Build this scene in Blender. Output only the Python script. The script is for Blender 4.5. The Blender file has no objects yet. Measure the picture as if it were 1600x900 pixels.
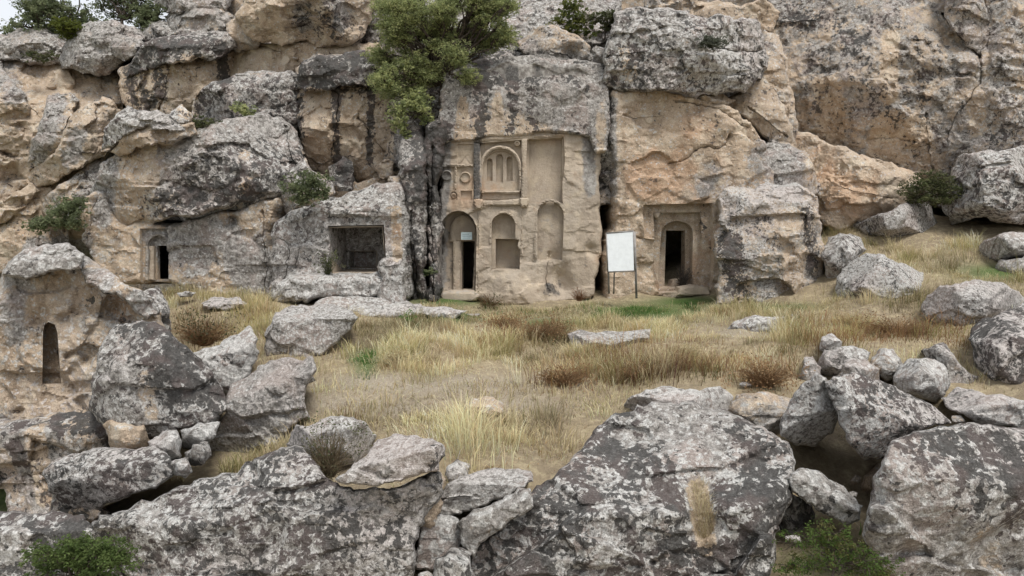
import bpy, math, random
import numpy as np
from mathutils import Vector, Euler
from mathutils.geometry import delaunay_2d_cdt
from mathutils.bvhtree import BVHTree
from mathutils.kdtree import KDTree

random.seed(7); RNG = np.random.default_rng(7)
sc = bpy.context.scene
col = sc.collection

# ------------------------------------------------------------------ camera
F = 1081.0                                   # focal length in pixels of the 1600 px wide photograph
CAM = np.array([0.0, 0.0, 2.04]); TH = math.atan(90.0 / F)
cd = bpy.data.cameras.new('camera'); cd.sensor_width = 36; cd.lens = F / 1600 * 36
cd.clip_start = 0.1; cd.clip_end = 6000
cam = bpy.data.objects.new('camera', cd); col.objects.link(cam)
cam.location = CAM; cam.rotation_euler = (math.pi / 2 - TH, 0, 0)
sc.camera = cam

# ------------------------------------------------------------------ sky and sun (bright overcast)
SUN_EL, SUN_ROT = math.radians(60), math.radians(152)
w = bpy.data.worlds.new('World'); sc.world = w; w.use_nodes = True
nt = w.node_tree; nt.nodes.clear()
sky = nt.nodes.new('ShaderNodeTexSky'); sky.sky_type = 'NISHITA'; sky.sun_disc = False
sky.sun_elevation = SUN_EL; sky.sun_rotation = SUN_ROT; sky.dust_density = 4.0; sky.air_density = 1.0
hsv = nt.nodes.new('ShaderNodeHueSaturation'); hsv.inputs['Saturation'].default_value = 0.35
mixc = nt.nodes.new('ShaderNodeMix'); mixc.data_type = 'RGBA'
mixc.inputs[0].default_value = 0.6; mixc.inputs[7].default_value = (11.0, 11.4, 12.0, 1)   # even cloud cover
bg = nt.nodes.new('ShaderNodeBackground'); bg.inputs[1].default_value = 0.08
wo = nt.nodes.new('ShaderNodeOutputWorld')
nt.links.new(sky.outputs[0], hsv.inputs['Color']); nt.links.new(hsv.outputs[0], mixc.inputs[6])
nt.links.new(mixc.outputs[2], bg.inputs[0]); nt.links.new(bg.outputs[0], wo.inputs[0])
sl = bpy.data.lights.new('sun', 'SUN'); sl.energy = 2.2; sl.angle = math.radians(18); sl.color = (1, 0.96, 0.9)
so = bpy.data.objects.new('sun', sl); col.objects.link(so); so.location = (0, -5, 30)
_az = SUN_ROT
sdir = Vector((math.sin(_az) * math.cos(SUN_EL), math.cos(_az) * math.cos(SUN_EL), math.sin(SUN_EL)))
so.rotation_euler = sdir.to_track_quat('Z', 'Y').to_euler()
sc.view_settings.view_transform = 'Standard'; sc.view_settings.look = 'None'
sc.view_settings.exposure = 0.5; sc.view_settings.gamma = 1.0
sc.render.engine = 'CYCLES'; sc.cycles.max_bounces = 4; sc.cycles.diffuse_bounces = 3; sc.cycles.adaptive_threshold = 0.02

# ------------------------------------------------------------------ maths helpers
def P(px, py, Y):
    """point of the place seen at pixel (px, py) of the photograph at distance Y in front of the viewer"""
    px = np.asarray(px, float); py = np.asarray(py, float); Y = np.asarray(Y, float)
    a = (px - 800) / F; b = (450 - py) / F
    dy = math.cos(TH) + b * math.sin(TH); dz = -math.sin(TH) + b * math.cos(TH)
    s = Y / dy
    return np.stack([a * s, Y + 0 * s, CAM[2] + dz * s], -1)
def proj(v):
    d = v - CAM; c, s = math.cos(TH), math.sin(TH)
    z = d[..., 1] * c - d[..., 2] * s; u = d[..., 1] * s + d[..., 2] * c
    return 800 + F * d[..., 0] / z, 450 - F * u / z

_perm = RNG.permutation(512); _perm = np.concatenate([_perm, _perm, _perm])
_grad = RNG.normal(size=(512, 3)); _grad /= np.linalg.norm(_grad, axis=1)[:, None]
def perlin(p):
    i = np.floor(p).astype(int); f = p - i; i &= 511
    u = f * f * f * (f * (f * 6 - 15) + 10)
    out = np.zeros(len(p))
    for dx in (0, 1):
        wx = u[:, 0] if dx else 1 - u[:, 0]
        for dy in (0, 1):
            wy = u[:, 1] if dy else 1 - u[:, 1]
            for dz in (0, 1):
                wz = u[:, 2] if dz else 1 - u[:, 2]
                h = _perm[(_perm[(_perm[(i[:, 0] + dx) & 511] + i[:, 1] + dy) & 511] + i[:, 2] + dz) & 511]
                g = _grad[h]
                d = g[:, 0] * (f[:, 0] - dx) + g[:, 1] * (f[:, 1] - dy) + g[:, 2] * (f[:, 2] - dz)
                out += wx * wy * wz * d
    return out * 1.6
def fbm(p, octv=4, gain=0.5, ridged=False):
    o = np.zeros(len(p)); a = 1.0; s = 1.0
    for k in range(octv):
        n = perlin(p * s + 17.3 * k)
        o += a * ((0.5 - np.abs(n)) * 1.3 if ridged else n); a *= gain; s *= 2.03
    return o
def worley(p):
    """distance to the nearest and second nearest feature point, 3D"""
    i = np.floor(p - .5).astype(int); f1 = np.full(len(p), 9.0); f2 = np.full(len(p), 9.0)
    for dx in (0, 1):
        for dy in (0, 1):
            for dz in (0, 1):
                c = i + (dx, dy, dz); h = _perm[(_perm[(_perm[c[:, 0] & 511] + c[:, 1]) & 511] + c[:, 2]) & 511]
                q = c + 0.5 + 0.38 * _grad[h]; d = np.linalg.norm(p - q, axis=1)
                m = d < f1; f2 = np.where(m, f1, np.minimum(f2, d)); f1 = np.where(m, d, f1)
    return f1, f2
def chips(p, tilt=1.0):
    """broken faces: every cell of a jittered lattice carries its own tilted plane"""
    i = np.floor(p - .5).astype(int); f1 = np.full(len(p), 9.0); f2 = np.full(len(p), 9.0); v1 = np.zeros(len(p)); v2 = np.zeros(len(p))
    for dx in (0, 1):
        for dy in (0, 1):
            for dz in (0, 1):
                c = i + (dx, dy, dz); h = _perm[(_perm[(_perm[c[:, 0] & 511] + c[:, 1]) & 511] + c[:, 2]) & 511]
                q = p - (c + 0.5 + 0.38 * _grad[h]); d = np.sqrt((q * q).sum(1)); v = tilt * (q * _grad[(h + 77) & 511]).sum(1) + (h / 511. - .5) * .8
                m = d < f1; n = (~m) & (d < f2)
                f2 = np.where(m, f1, np.where(n, d, f2)); v2 = np.where(m, v1, np.where(n, v, v2)); v1 = np.where(m, v, v1); f1 = np.where(m, d, f1)
    t = np.clip((f2 - f1) / .05, 0, 1) * .5 + .5
    return v1 * t + v2 * (1 - t), f1, f2
def edgedist(pt, poly):
    """distance to a closed outline, by nearest sample"""
    q = resample(poly, 1.0); kd = KDTree(len(q))
    for k, (x, y) in enumerate(q): kd.insert((x, y, 0), k)
    kd.balance(); f = kd.find
    return np.array([f((x, y, 0))[2] for x, y in pt.tolist()]) if len(pt) else np.zeros(0)
def segdist(pt, poly, closed=True):
    a = np.asarray(poly, float); b = np.roll(a, -1, 0) if closed else a[1:]; a = a if closed else a[:-1]
    best = np.full(len(pt), 1e9)
    for k in range(len(a)):
        d = b[k] - a[k]; L = (d * d).sum() + 1e-9
        t = np.clip(((pt - a[k]) @ d) / L, 0, 1)
        best = np.minimum(best, ((pt - a[k] - t[:, None] * d) ** 2).sum(1))
    return np.sqrt(best)
def inside(pt, poly):
    a = np.asarray(poly, float); b = np.roll(a, -1, 0); r = np.zeros(len(pt), bool)
    for (x0, y0), (x1, y1) in zip(a, b):
        c = (y0 > pt[:, 1]) != (y1 > pt[:, 1])
        with np.errstate(divide='ignore', invalid='ignore'):
            xi = (x1 - x0) * (pt[:, 1] - y0) / (y1 - y0 + 1e-12) + x0
        r ^= c & (pt[:, 0] < xi)
    return r
def chaikin(p, n=1):
    p = np.asarray(p, float)
    for _ in range(n):
        q = np.roll(p, -1, 0); p = np.stack([p * .87 + q * .13, p * .13 + q * .87], 1).reshape(-1, 2)
    return p
def resample(p, step, closed=True):
    p = np.asarray(p, float); q = np.concatenate([p, p[:1]]) if closed else p
    out = []
    for a, b in zip(q[:-1], q[1:]):
        n = max(1, int(round(np.linalg.norm(b - a) / step)))
        out.append(a + (b - a) * (np.arange(n) / n)[:, None])
    if not closed: out.append(q[-1:])
    return np.concatenate(out)
def inset(p, e):
    p = np.asarray(p, float); a = np.roll(p, 1, 0); b = np.roll(p, -1, 0)
    def nrm(d): return d / (np.linalg.norm(d, axis=1)[:, None] + 1e-9)
    t1 = nrm(p - a); t2 = nrm(b - p)
    n = np.stack([-(t1 + t2)[:, 1], (t1 + t2)[:, 0]], 1); n = nrm(n)
    c = np.clip((n * np.stack([-t1[:, 1], t1[:, 0]], 1)).sum(1), .4, 1)
    area = 0.5 * np.sum(p[:, 0] * b[:, 1] - b[:, 0] * p[:, 1])
    return p + n * (e / c)[:, None] * (1 if area > 0 else -1)

# ------------------------------------------------------------------ scene helpers
def tag(o, label=None, cat=None, group=None, kind=None):
    for k, v in (('label', label), ('category', cat), ('group', group), ('kind', kind)):
        if v: o[k] = v
    return o
def empty(name, loc, label=None, cat=None, group=None):
    o = bpy.data.objects.new(name, None); col.objects.link(o); o.location = loc; o.empty_display_size = 0.2
    return tag(o, label, cat, group)
def mesh_obj(name, V, Fc, mat, parent=None, attr=None, smooth=True, origin=None):
    """V in place coordinates; the object's origin goes to its base centre (or to its parent's)"""
    V = np.asarray(V, float)
    if parent is not None: org = np.array(WORLD0.get(parent.name, (0, 0, 0)), float)
    elif origin is not None: org = np.array(origin, float)
    else: org = np.array([V[:, 0].mean(), V[:, 1].mean(), V[:, 2].min()])
    me = bpy.data.meshes.new(name)
    Fc = np.asarray(Fc)
    if Fc.ndim == 2:
        n, k = Fc.shape
        me.vertices.add(len(V)); me.vertices.foreach_set('co', (V - org).ravel())
        me.loops.add(n * k); me.loops.foreach_set('vertex_index', Fc.ravel().astype(np.int32))
        me.polygons.add(n); me.polygons.foreach_set('loop_start', np.arange(0, n * k, k, dtype=np.int32))
        me.polygons.foreach_set('loop_total', np.full(n, k, np.int32))
        me.update(calc_edges=True)
    else:
        me.from_pydata([tuple(v) for v in V - org], [], [tuple(int(i) for i in f) for f in Fc])
    me.polygons.foreach_set('use_smooth', np.full(len(me.polygons), bool(smooth)))
    if attr is not None:
        for nm, data in attr.items():
            ca = me.color_attributes.new(nm, 'FLOAT_COLOR', 'POINT')
            ca.data.foreach_set('color', np.asarray(data, np.float32).ravel())
    me.materials.append(mat)
    o = bpy.data.objects.new(name, me); col.objects.link(o)
    if parent is not None:
        o.parent = parent
    else:
        o.location = org
        WORLD0[o.name] = tuple(org)
    return o
WORLD0 = {}
def root(name, loc, **k):
    o = empty(name, loc, **k); WORLD0[o.name] = tuple(loc); return o

# ------------------------------------------------------------------ materials
class NT:
    def __init__(s, name, rough=0.95):
        s.m = bpy.data.materials.new(name); s.m.use_nodes = True; s.t = s.m.node_tree
        s.b = s.t.nodes['Principled BSDF']; s.b.inputs['Roughness'].default_value = rough
        s.b.inputs['Specular IOR Level'].default_value = 0.15
    def n(s, typ, **k):
        x = s.t.nodes.new(typ)
        for a, v in k.items(): setattr(x, a, v)
        return x
    def l(s, a, b): s.t.links.new(a, b)
    def val(s, x, i):
        if isinstance(x, (int, float)): i.default_value = x
        elif isinstance(x, tuple): i.default_value = x if len(x) == 4 else (*x, 1)
        else: s.l(x, i)
    def math(s, op, a, b=0.0, c=None, clamp=False):
        x = s.n('ShaderNodeMath', operation=op, use_clamp=clamp); s.val(a, x.inputs[0]); s.val(b, x.inputs[1])
        if c is not None: s.val(c, x.inputs[2])
        return x.outputs[0]
    def mix(s, f, a, b, blend='MIX'):
        x = s.n('ShaderNodeMix', data_type='RGBA', blend_type=blend); s.val(f, x.inputs[0]); s.val(a, x.inputs[6]); s.val(b, x.inputs[7])
        return x.outputs[2]
    def pos(s, scale=(1, 1, 1)):
        g = s.n('ShaderNodeNewGeometry'); m = s.n('ShaderNodeMapping'); m.inputs['Scale'].default_value = scale
        s.l(g.outputs['Position'], m.inputs[0]); return m.outputs[0]
    def noise(s, v, scale, detail=5, rough=0.6, dist=0.0):
        x = s.n('ShaderNodeTexNoise'); s.l(v, x.inputs['Vector']); x.inputs['Scale'].default_value = scale
        x.inputs['Detail'].default_value = detail; x.inputs['Roughness'].default_value = rough; x.inputs['Distortion'].default_value = dist
        return x.outputs[0]
    def vor(s, v, scale, feature='F1', rnd=1.0):
        x = s.n('ShaderNodeTexVoronoi', feature=feature); s.l(v, x.inputs['Vector']); x.inputs['Scale'].default_value = scale
        x.inputs['Randomness'].default_value = rnd
        return x
    def step(s, x, lo, hi):
        r = s.n('ShaderNodeMapRange', interpolation_type='SMOOTHSTEP'); s.val(x, r.inputs[0])
        s.val(lo, r.inputs[1]); s.val(hi, r.inputs[2]); return r.outputs[0]
    def attr(s, name):
        a = s.n('ShaderNodeAttribute', attribute_name=name); c = s.n('ShaderNodeSeparateColor'); s.l(a.outputs['Color'], c.inputs[0])
        return c.outputs[0], c.outputs[1], c.outputs[2], a.outputs['Alpha'], a.outputs['Color']

def rock_material(name='weathered_tuff', k=1.0):
    s = NT(name, 0.95); p = s.pos((k, k, k)); g, d, l, o, _ = s.attr('coat'); nl, nv, nm, no, _ = s.attr('vary')
    nf = s.noise(p, 19, 3, .7); gs = s.noise(p, 8, 5, .74)
    wn = s.n('ShaderNodeTexNoise'); s.l(p, wn.inputs['Vector']); wn.inputs['Scale'].default_value = 7; wn.inputs['Detail'].default_value = 3
    wp = s.n('ShaderNodeMix', data_type='VECTOR'); wp.inputs[0].default_value = .13; s.l(p, wp.inputs[4]); s.l(wn.outputs['Color'], wp.inputs[5]); wv = wp.outputs[1]
    big = s.noise(wv, 2.8, 6, .7); sm = s.noise(wv, 8.5, 4, .7)
    vor = s.vor(wv, 13, 'F1').outputs['Distance']
    # soft tan tuff: pale and brown washes down the face, ochre stains, fine grain
    tan = s.mix(s.step(nl, .34, .66), (.445, .35, .26), (.385, .313, .245))
    tan = s.mix(s.math('MULTIPLY', s.step(nm, .48, .72), .7), tan, (.55, .475, .375))
    tan = s.mix(s.math('MULTIPLY', s.step(s.math('ADD', s.math('MULTIPLY', nv, .7), s.math('MULTIPLY', gs, .3)), .48, .62), .75), tan, (.255, .195, .14))
    om = s.step(s.math('ADD', s.math('ADD', s.math('MULTIPLY', no, .5), s.math('MULTIPLY', big, .5)), s.math('MULTIPLY', s.math('SUBTRACT', o, .5), .42)), .46, .68)
    tan = s.mix(s.math('MULTIPLY', om, .6), tan, (.45, .285, .18))
    tan = s.mix(s.math('MULTIPLY', s.step(sm, .54, .7), .55), tan, (.235, .185, .135))
    tan = s.mix(s.math('MULTIPLY', s.step(nf, .5, .72), .4), tan, (.62, .53, .40))
    # grey weathering crust
    gsum = s.math('ADD', s.math('ADD', s.math('MULTIPLY', big, .75), s.math('MULTIPLY', nm, .25)), s.math('MULTIPLY', s.math('SUBTRACT', gs, .5), .45))
    gm = s.step(s.math('ADD', gsum, s.math('MULTIPLY', s.math('SUBTRACT', g, .5), .62)), .42, .60)
    gcol = s.mix(s.step(gs, .38, .62), (.125, .118, .112), (.345, .33, .312))
    gcol = s.mix(s.math('MULTIPLY', s.step(no, .5, .68), .5), gcol, (.31, .25, .225))
    gcol = s.mix(s.math('MULTIPLY', s.step(nf, .5, .7), .5), gcol, (.47, .455, .43))
    c = s.mix(s.math('MULTIPLY', gm, .94), tan, gcol)
    # pale lichen in rounded spots
    lm = s.step(s.math('SUBTRACT', s.math('ADD', s.math('SUBTRACT', 1.0, sm), s.math('MULTIPLY', l, .30)), s.math('MULTIPLY', vor, .42)), .42, .50)
    lcol = s.mix(s.step(nf, .4, .62), (.36, .355, .338), (.58, .57, .55))
    lcol = s.mix(s.math('MULTIPLY', s.step(nl, .5, .64), .45), lcol, (.45, .375, .35))
    c = s.mix(s.math('MULTIPLY', lm, .8), c, lcol)
    # black and purple brown crust: runs on walls, blotches on boulders
    ds = s.math('ADD', s.math('ADD', s.math('MULTIPLY', big, .6), s.math('MULTIPLY', sm, .75)), s.math('MULTIPLY', nv, .25))
    ds = s.math('SUBTRACT', ds, s.math('MULTIPLY', vor, .18))
    dm = s.step(s.math('ADD', ds, s.math('MULTIPLY', s.math('SUBTRACT', d, .5), .5)), .712, .76)
    dcol = s.mix(s.step(nm, .45, .62), (.052, .050, .048), (.080, .064, .060))
    dcol = s.mix(s.math('MULTIPLY', s.step(nf, .54, .7), .4), dcol, (.2, .19, .18))
    c = s.mix(s.math('MULTIPLY', dm, .9), c, dcol)
    fine = s.noise(p, 55, 2, .7)
    c = s.mix(.5, c, s.mix(s.step(fine, .3, .7), (.22, .22, .22), (.80, .80, .80)), 'OVERLAY')
    s.l(c, s.b.inputs['Base Color'])
    h = s.math('ADD', s.math('MULTIPLY', s.noise(p, 9 / k, 6, .8), .036), s.math('MULTIPLY', s.noise(p, 40 / k, 2, .7), .014))
    b = s.n('ShaderNodeBump'); b.inputs['Strength'].default_value = 1.0; b.inputs['Distance'].default_value = 1.0
    s.l(h, b.inputs['Height']); s.l(b.outputs[0], s.b.inputs['Normal'])
    return s.m
ROCK = rock_material(); SPECK = rock_material('speckled_tuff', 1.9); MID = rock_material('blotched_tuff', 1.4)

def carved_material():
    """tool-dressed tuff of the carved fronts"""
    s = NT('carved_tuff', 0.95); p = s.pos(); g, d, l, o, _ = s.attr('coat'); nl, nv, nm, no, _ = s.attr('vary')
    nf = s.noise(p, 24, 3, .7); gs = s.noise(p, 5, 6, .74)
    tan = s.mix(s.step(nl, .35, .65), (.43, .362, .287), (.375, .322, .262))
    tan = s.mix(s.math('MULTIPLY', s.step(nm, .48, .7), .5), tan, (.52, .435, .325))
    tan = s.mix(s.math('MULTIPLY', s.step(gs, .5, .66), .55), tan, (.27, .215, .16))
    tan = s.mix(s.math('MULTIPLY', s.step(nf, .5, .72), .35), tan, (.56, .47, .36))
    om = s.step(s.math('ADD', s.math('ADD', s.math('MULTIPLY', no, .6), s.math('MULTIPLY', gs, .4)), s.math('MULTIPLY', s.math('SUBTRACT', o, .5), .42)), .46, .7)
    tan = s.mix(s.math('MULTIPLY', om, .42), tan, (.46, .29, .18))
    gm = s.step(s.math('ADD', s.math('ADD', s.math('MULTIPLY', gs, .8), s.math('MULTIPLY', nm, .25)), s.math('MULTIPLY', s.math('SUBTRACT', g, .5), .7)), .44, .64)
    tan = s.mix(s.math('MULTIPLY', s.step(nv, .5, .66), .5), tan, (.29, .24, .19))
    c = s.mix(s.math('MULTIPLY', gm, .9), tan, s.mix(s.step(gs, .4, .62), (.14, .13, .125), (.36, .35, .33)))
    dm = s.step(s.math('ADD', s.math('ADD', s.math('MULTIPLY', gs, .5), s.math('MULTIPLY', nv, .5)), s.math('MULTIPLY', s.math('SUBTRACT', d, .5), .55)), .49, .64)
    c = s.mix(s.math('MULTIPLY', dm, .88), c, s.mix(s.step(nf, .45, .65), (.05, .048, .047), (.15, .145, .14)))
    s.l(c, s.b.inputs['Base Color'])
    h = s.math('ADD', s.math('MULTIPLY', s.noise(p, 8, 5, .76), .03), s.math('MULTIPLY', s.noise(p, 34, 2, .7), .012))
    b = s.n('ShaderNodeBump'); b.inputs['Strength'].default_value = .9; b.inputs['Distance'].default_value = 1.0
    s.l(h, b.inputs['Height']); s.l(b.outputs[0], s.b.inputs['Normal'])
    return s.m
CARVED = carved_material()

def ground_material():
    s = NT('dry_ground', 1.0); p = s.pos(); r, g, b_, a_, _ = s.attr('coat')
    n1 = s.noise(p, .8, 7, .65); n2 = s.noise(p, 6, 7, .7); n3 = s.noise(p, 34, 4, .7)
    c = s.mix(s.step(n1, .4, .62), (.34, .275, .18), (.26, .21, .145))
    c = s.mix(s.math('MULTIPLY', s.step(n2, .45, .68), .7), c, (.52, .44, .29))
    c = s.mix(s.math('MULTIPLY', s.step(n3, .52, .7), .6), c, (.18, .14, .09))
    c = s.mix(r, c, s.mix(s.step(n3, .4, .6), (.055, .10, .03), (.09, .15, .04)))
    c = s.mix(s.math('MULTIPLY', g, .8), c, s.mix(s.step(n3, .4, .6), (.30, .255, .20), (.42, .37, .30)))
    s.l(c, s.b.inputs['Base Color'])
    bm = s.n('ShaderNodeBump'); bm.inputs['Distance'].default_value = 1.0
    s.l(s.math('ADD', s.math('MULTIPLY', n2, .08), s.math('MULTIPLY', n3, .03)), bm.inputs['Height']); s.l(bm.outputs[0], s.b.inputs['Normal'])
    return s.m
GROUND = ground_material()

def leafy(name, rough=.7, transl=.5):
    s = NT(name, rough); a = s.n('ShaderNodeAttribute', attribute_name='tint'); s.l(a.outputs['Color'], s.b.inputs['Base Color'])
    tr = s.n('ShaderNodeBsdfTranslucent'); s.l(a.outputs['Color'], tr.inputs[0])
    mx = s.n('ShaderNodeMixShader'); mx.inputs[0].default_value = transl
    out = s.t.nodes['Material Output']; s.l(s.b.outputs[0], mx.inputs[1]); s.l(tr.outputs[0], mx.inputs[2]); s.l(mx.outputs[0], out.inputs[0])
    return s.m
LEAF = leafy('leaf'); STRAW = leafy('dry_grass_blade', .8, .45)
def bark():
    s = NT('bark', .95); p = s.pos(); n = s.noise(p, 14, 6, .7)
    s.l(s.mix(s.step(n, .35, .65), (.045, .036, .030), (.14, .115, .095)), s.b.inputs['Base Color'])
    b = s.n('ShaderNodeBump'); b.inputs['Distance'].default_value = .05; s.l(n, b.inputs['Height']); s.l(b.outputs[0], s.b.inputs['Normal']); return s.m
BARK = bark()
def plain(name, c, rough=.6, var=.12, metal=0):
    s = NT(name, rough); p = s.pos(); n = s.noise(p, 8, 5, .6); n2 = s.noise(p, 60, 3, .6)
    s.l(s.mix(s.step(s.math('ADD', s.math('MULTIPLY', n, .7), s.math('MULTIPLY', n2, .3)), .35, .65), tuple(x * (1 - var) for x in c), tuple(min(1, x * (1 + var)) for x in c)), s.b.inputs['Base Color'])
    s.b.inputs['Metallic'].default_value = metal; return s.m

# ------------------------------------------------------------------ stains on the cliff (photograph pixels -> surface coat)
# (channel, amount, radius, polyline)   channel: 0 grey crust, 1 dark crust, 2 pale lichen, 3 ochre
STAINS = []
def stain(ch, amt, rad, *pts): STAINS.append((ch, amt, rad, np.array(pts, float)))

ALLROCK = []          # (verts, faces) for the grass to keep clear of
def relief(name, Y, out, mat=None, parent=None, mode='ray', step=2.8, rnd=(9, .3), tilt=0.0, lean=0.0, planes=(), rfac=0, fsize=.35, rough=1.0, wav=None,
           carves=(), cracks=(), back=1.5, coat=(.6, .3, .3, .2), wob=1.6, smoothc=1, seed=None, stains=True, shrink=.86, keep=True, origin=None, hollow=(), chip=1.0, grow=0.0, joint=0.0, own=()):
    """a rock: outline as seen in the photograph, its own distance, a faceted and eroded front, sides and a back"""
    mat = mat or ROCK; seed = seed if seed is not None else (abs(hash((out[0][0], out[0][1], len(out)))) % 9973)
    rg = np.random.default_rng(seed)
    o = chaikin(out, smoothc) if smoothc else np.asarray(out, float)
    if grow: o = inset(o, -grow)
    m2px = F / Y; szp = max(o.max(0) - o.min(0))
    if wob:
        for it in range(3):
            nx_ = np.roll(o, -1, 0); ed = nx_ - o; L_ = np.linalg.norm(ed, axis=1); out2 = []
            for p0, e0, l0 in zip(o, ed, L_):
                out2.append(p0)
                if l0 > 7:
                    t_ = rg.uniform(.3, .7); off = rg.normal(0, .07 if it == 0 else .08) * min(l0, 70) * wob / 1.6
                    out2.append(p0 + e0 * t_ + np.array([-e0[1], e0[0]]) / l0 * np.clip(off, -6, 6))
            o = np.array(out2)
    o = resample(o, step)
    if wob:
        q = np.concatenate([o / m2px, np.full((len(o), 1), seed * .37)], 1)
        t = np.roll(o, -1, 0) - np.roll(o, 1, 0); t /= np.linalg.norm(t, axis=1)[:, None] + 1e-9
        o = o + np.stack([-t[:, 1], t[:, 0]], 1) * (fbm(q * 5, 3, .6) * wob * .7)[:, None]
    lo, hi = o.min(0), o.max(0); cx, cy = (lo + hi) / 2
    # points: hexagonal fill + carved outlines
    gx = np.arange(lo[0], hi[0], step); gy = np.arange(lo[1], hi[1], step * .87)
    X, Yg = np.meshgrid(gx, gy); X = X + (np.arange(len(gy)) % 2)[:, None] * step * .5
    pts = np.stack([X.ravel(), Yg.ravel()], 1); pts = pts + rg.uniform(-.22, .22, pts.shape) * step
    pts = pts[inside(pts, o)]
    db = edgedist(pts, o); pts = pts[db > step * .45]
    loops = [o]; cv = []; crk = []; cpts = []
    for (pl_, wd, dp) in cracks:
        L = resample(chaikin_open(np.array(pl_, float)), 2.6, False); qq = np.concatenate([L / m2px, np.full((len(L), 1), seed + 0.0)], 1)
        L = L + np.stack([fbm(qq * 2.5, 4, .6), fbm(qq * 2.5 + 9, 4, .6)], 1) * 3.2; tt = np.gradient(L, axis=0); tt /= np.linalg.norm(tt, axis=1)[:, None] + 1e-9; nn = np.stack([-tt[:, 1], tt[:, 0]], 1)
        e = .3 + .15 * wd; taper = np.clip(np.minimum(np.arange(len(L)), np.arange(len(L))[::-1]) / 6, .25, 1); e = e * taper * (.7 + .5 * np.abs(fbm(qq * 5, 2)))
        crk.append((L, e, dp)); cc_ = np.concatenate([L, L + nn * e[:, None], L - nn * e[:, None]]); cpts.append(cc_)
    if cpts:
        call = np.concatenate(cpts); call = call[inside(call, o)]; call = call[segdist(call, o) > 1.0]
        keep_ = np.ones(len(pts), bool)
        for L, e, dp in crk: keep_ &= segdist(pts, L, False) > step * .45 + .6
        pts = np.concatenate([pts[keep_], call])
    for c in carves:
        poly, dep = np.asarray(c[0], float), c[1]; e = c[2] if len(c) > 2 else .7
        if len(c) > 3 and c[3]: poly = chaikin(poly, c[3])
        poly = resample(poly, max(step, 2.5)); inn = inset(poly, e)
        hole = dep >= 2.5
        if hole: dep = .45 if dep > 5 else .12
        loops += [poly, inn]; cv.append((poly, inn, dep, e, hole))
        bb = ((pts > poly.min(0) - 4) & (pts < poly.max(0) + 4)).all(1); dd = np.full(len(pts), 9.0); dd[bb] = np.minimum(edgedist(pts[bb], poly), edgedist(pts[bb], inn)); pts = pts[dd > step * .4]
    vs, es, n = [], [], 0
    for L in loops:
        k = len(L); vs.append(L); es += [(n + i, n + (i + 1) % k) for i in range(k)]; n += k
    vs = np.concatenate(vs + [pts])
    r = delaunay_2d_cdt([Vector(v) for v in vs], es, [], 1, 1e-5)
    uv = np.array([(v.x, v.y) for v in r[0]]); fc = np.array([f for f in r[2]], int)
    orig = r[3]; nb = len(o); bmask = np.array([any(i < nb for i in a) for a in orig])
    # keep consistent winding: front faces the viewer
    e1 = uv[fc[:, 1]] - uv[fc[:, 0]]; e2 = uv[fc[:, 2]] - uv[fc[:, 0]]
    cr = e1[:, 0] * e2[:, 1] - e1[:, 1] * e2[:, 0]; good = np.abs(cr) > 1e-4; fc = fc[good]; cr = cr[good]
    fc[cr > 0] = fc[cr > 0][:, ::-1]
    # depth field
    d = edgedist(uv, o); d[bmask] = 0
    u = (uv[:, 0] - cx) / m2px; v = -(uv[:, 1] - cy) / m2px
    base = tilt * v + lean * u
    pl = [np.zeros(len(uv))]
    size = max(hi - lo) / m2px
    for (x, y, ang, sl) in planes:
        sl = sl * 1.2; a = math.radians(ang); pl.append(sl * (((uv[:, 0] - x) / m2px) * math.cos(a) - ((uv[:, 1] - y) / m2px) * math.sin(a)))
    hw, hh = (hi - lo) / 2 / m2px
    for k in range(rfac):
        a = 2 * math.pi * (k + rg.uniform(-.35, .35)) / rfac; r0 = rg.uniform(.25, .6); sl = rg.uniform(.7, 1.7) * (1.3 if math.sin(a) > .3 else 1) * fsize / .35
        ra = math.hypot(hw * math.cos(a), hh * math.sin(a))
        pl.append(sl * (u * math.cos(a) + v * math.sin(a) - r0 * ra))
    kk = 90.0 / max(.3, min(size, 3)); A = np.stack(pl); mx = A.max(0); W = np.exp(np.clip((A - mx) * kk, -40, 0)); sw = W.sum(0)
    dy = base + mx + np.log(sw) / kk
    slp = (W * np.array([0] + [p_[3] for p_ in planes] + [.8] * rfac)[:, None]).sum(0) / sw
    rw, rd = rnd; t = np.clip(1 - d / rw, 0, 1); dy = dy + rd * (1 - np.sqrt(np.clip(1 - t * t, 0, 1)))
    for (hx, hy, hr, hd) in hollow:
        q = np.hypot(uv[:, 0] - hx, uv[:, 1] - hy) / hr; dy = dy + hd * np.exp(-q * q)
    q3 = P(uv[:, 0], uv[:, 1], np.full(len(uv), Y)) + dy[:, None] * np.array([0, 1, 0]) + seed * .013
    wv_ = wav or max(.5, min(size * .45, 1.8))
    calm = np.ones(len(uv)); cdepth = np.zeros(len(uv))
    for poly, inn, dep, e, hole in cv:
        ins = np.zeros(len(uv), bool); bb = ((uv > inn.min(0) - 1) & (uv < inn.max(0) + 1)).all(1); ins[bb] = inside(uv[bb], inn) | (segdist(uv[bb], inn) < .08)
        cdepth[ins] = cdepth[ins].max() + dep if hole else dep; calm[ins] *= .35
        if hole: fc = fc[~ins[fc].all(1)]
    amp = rough * (.05 + .035 * min(size, 4)); att = 1 / (1 + .5 * slp * slp)
    ch, f1, f2 = chips(q3 * np.array([1, 1, 1.25]) / (.4 + .16 * min(size, 5)) + .12 * perlin(q3 * 3.1)[:, None])
    na = fbm(q3 / wv_, 3, .5) * amp * .5 + att * (ch * amp * .42 * chip + fbm(q3 / .36, 4, .62, True) * amp * -.24)
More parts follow.
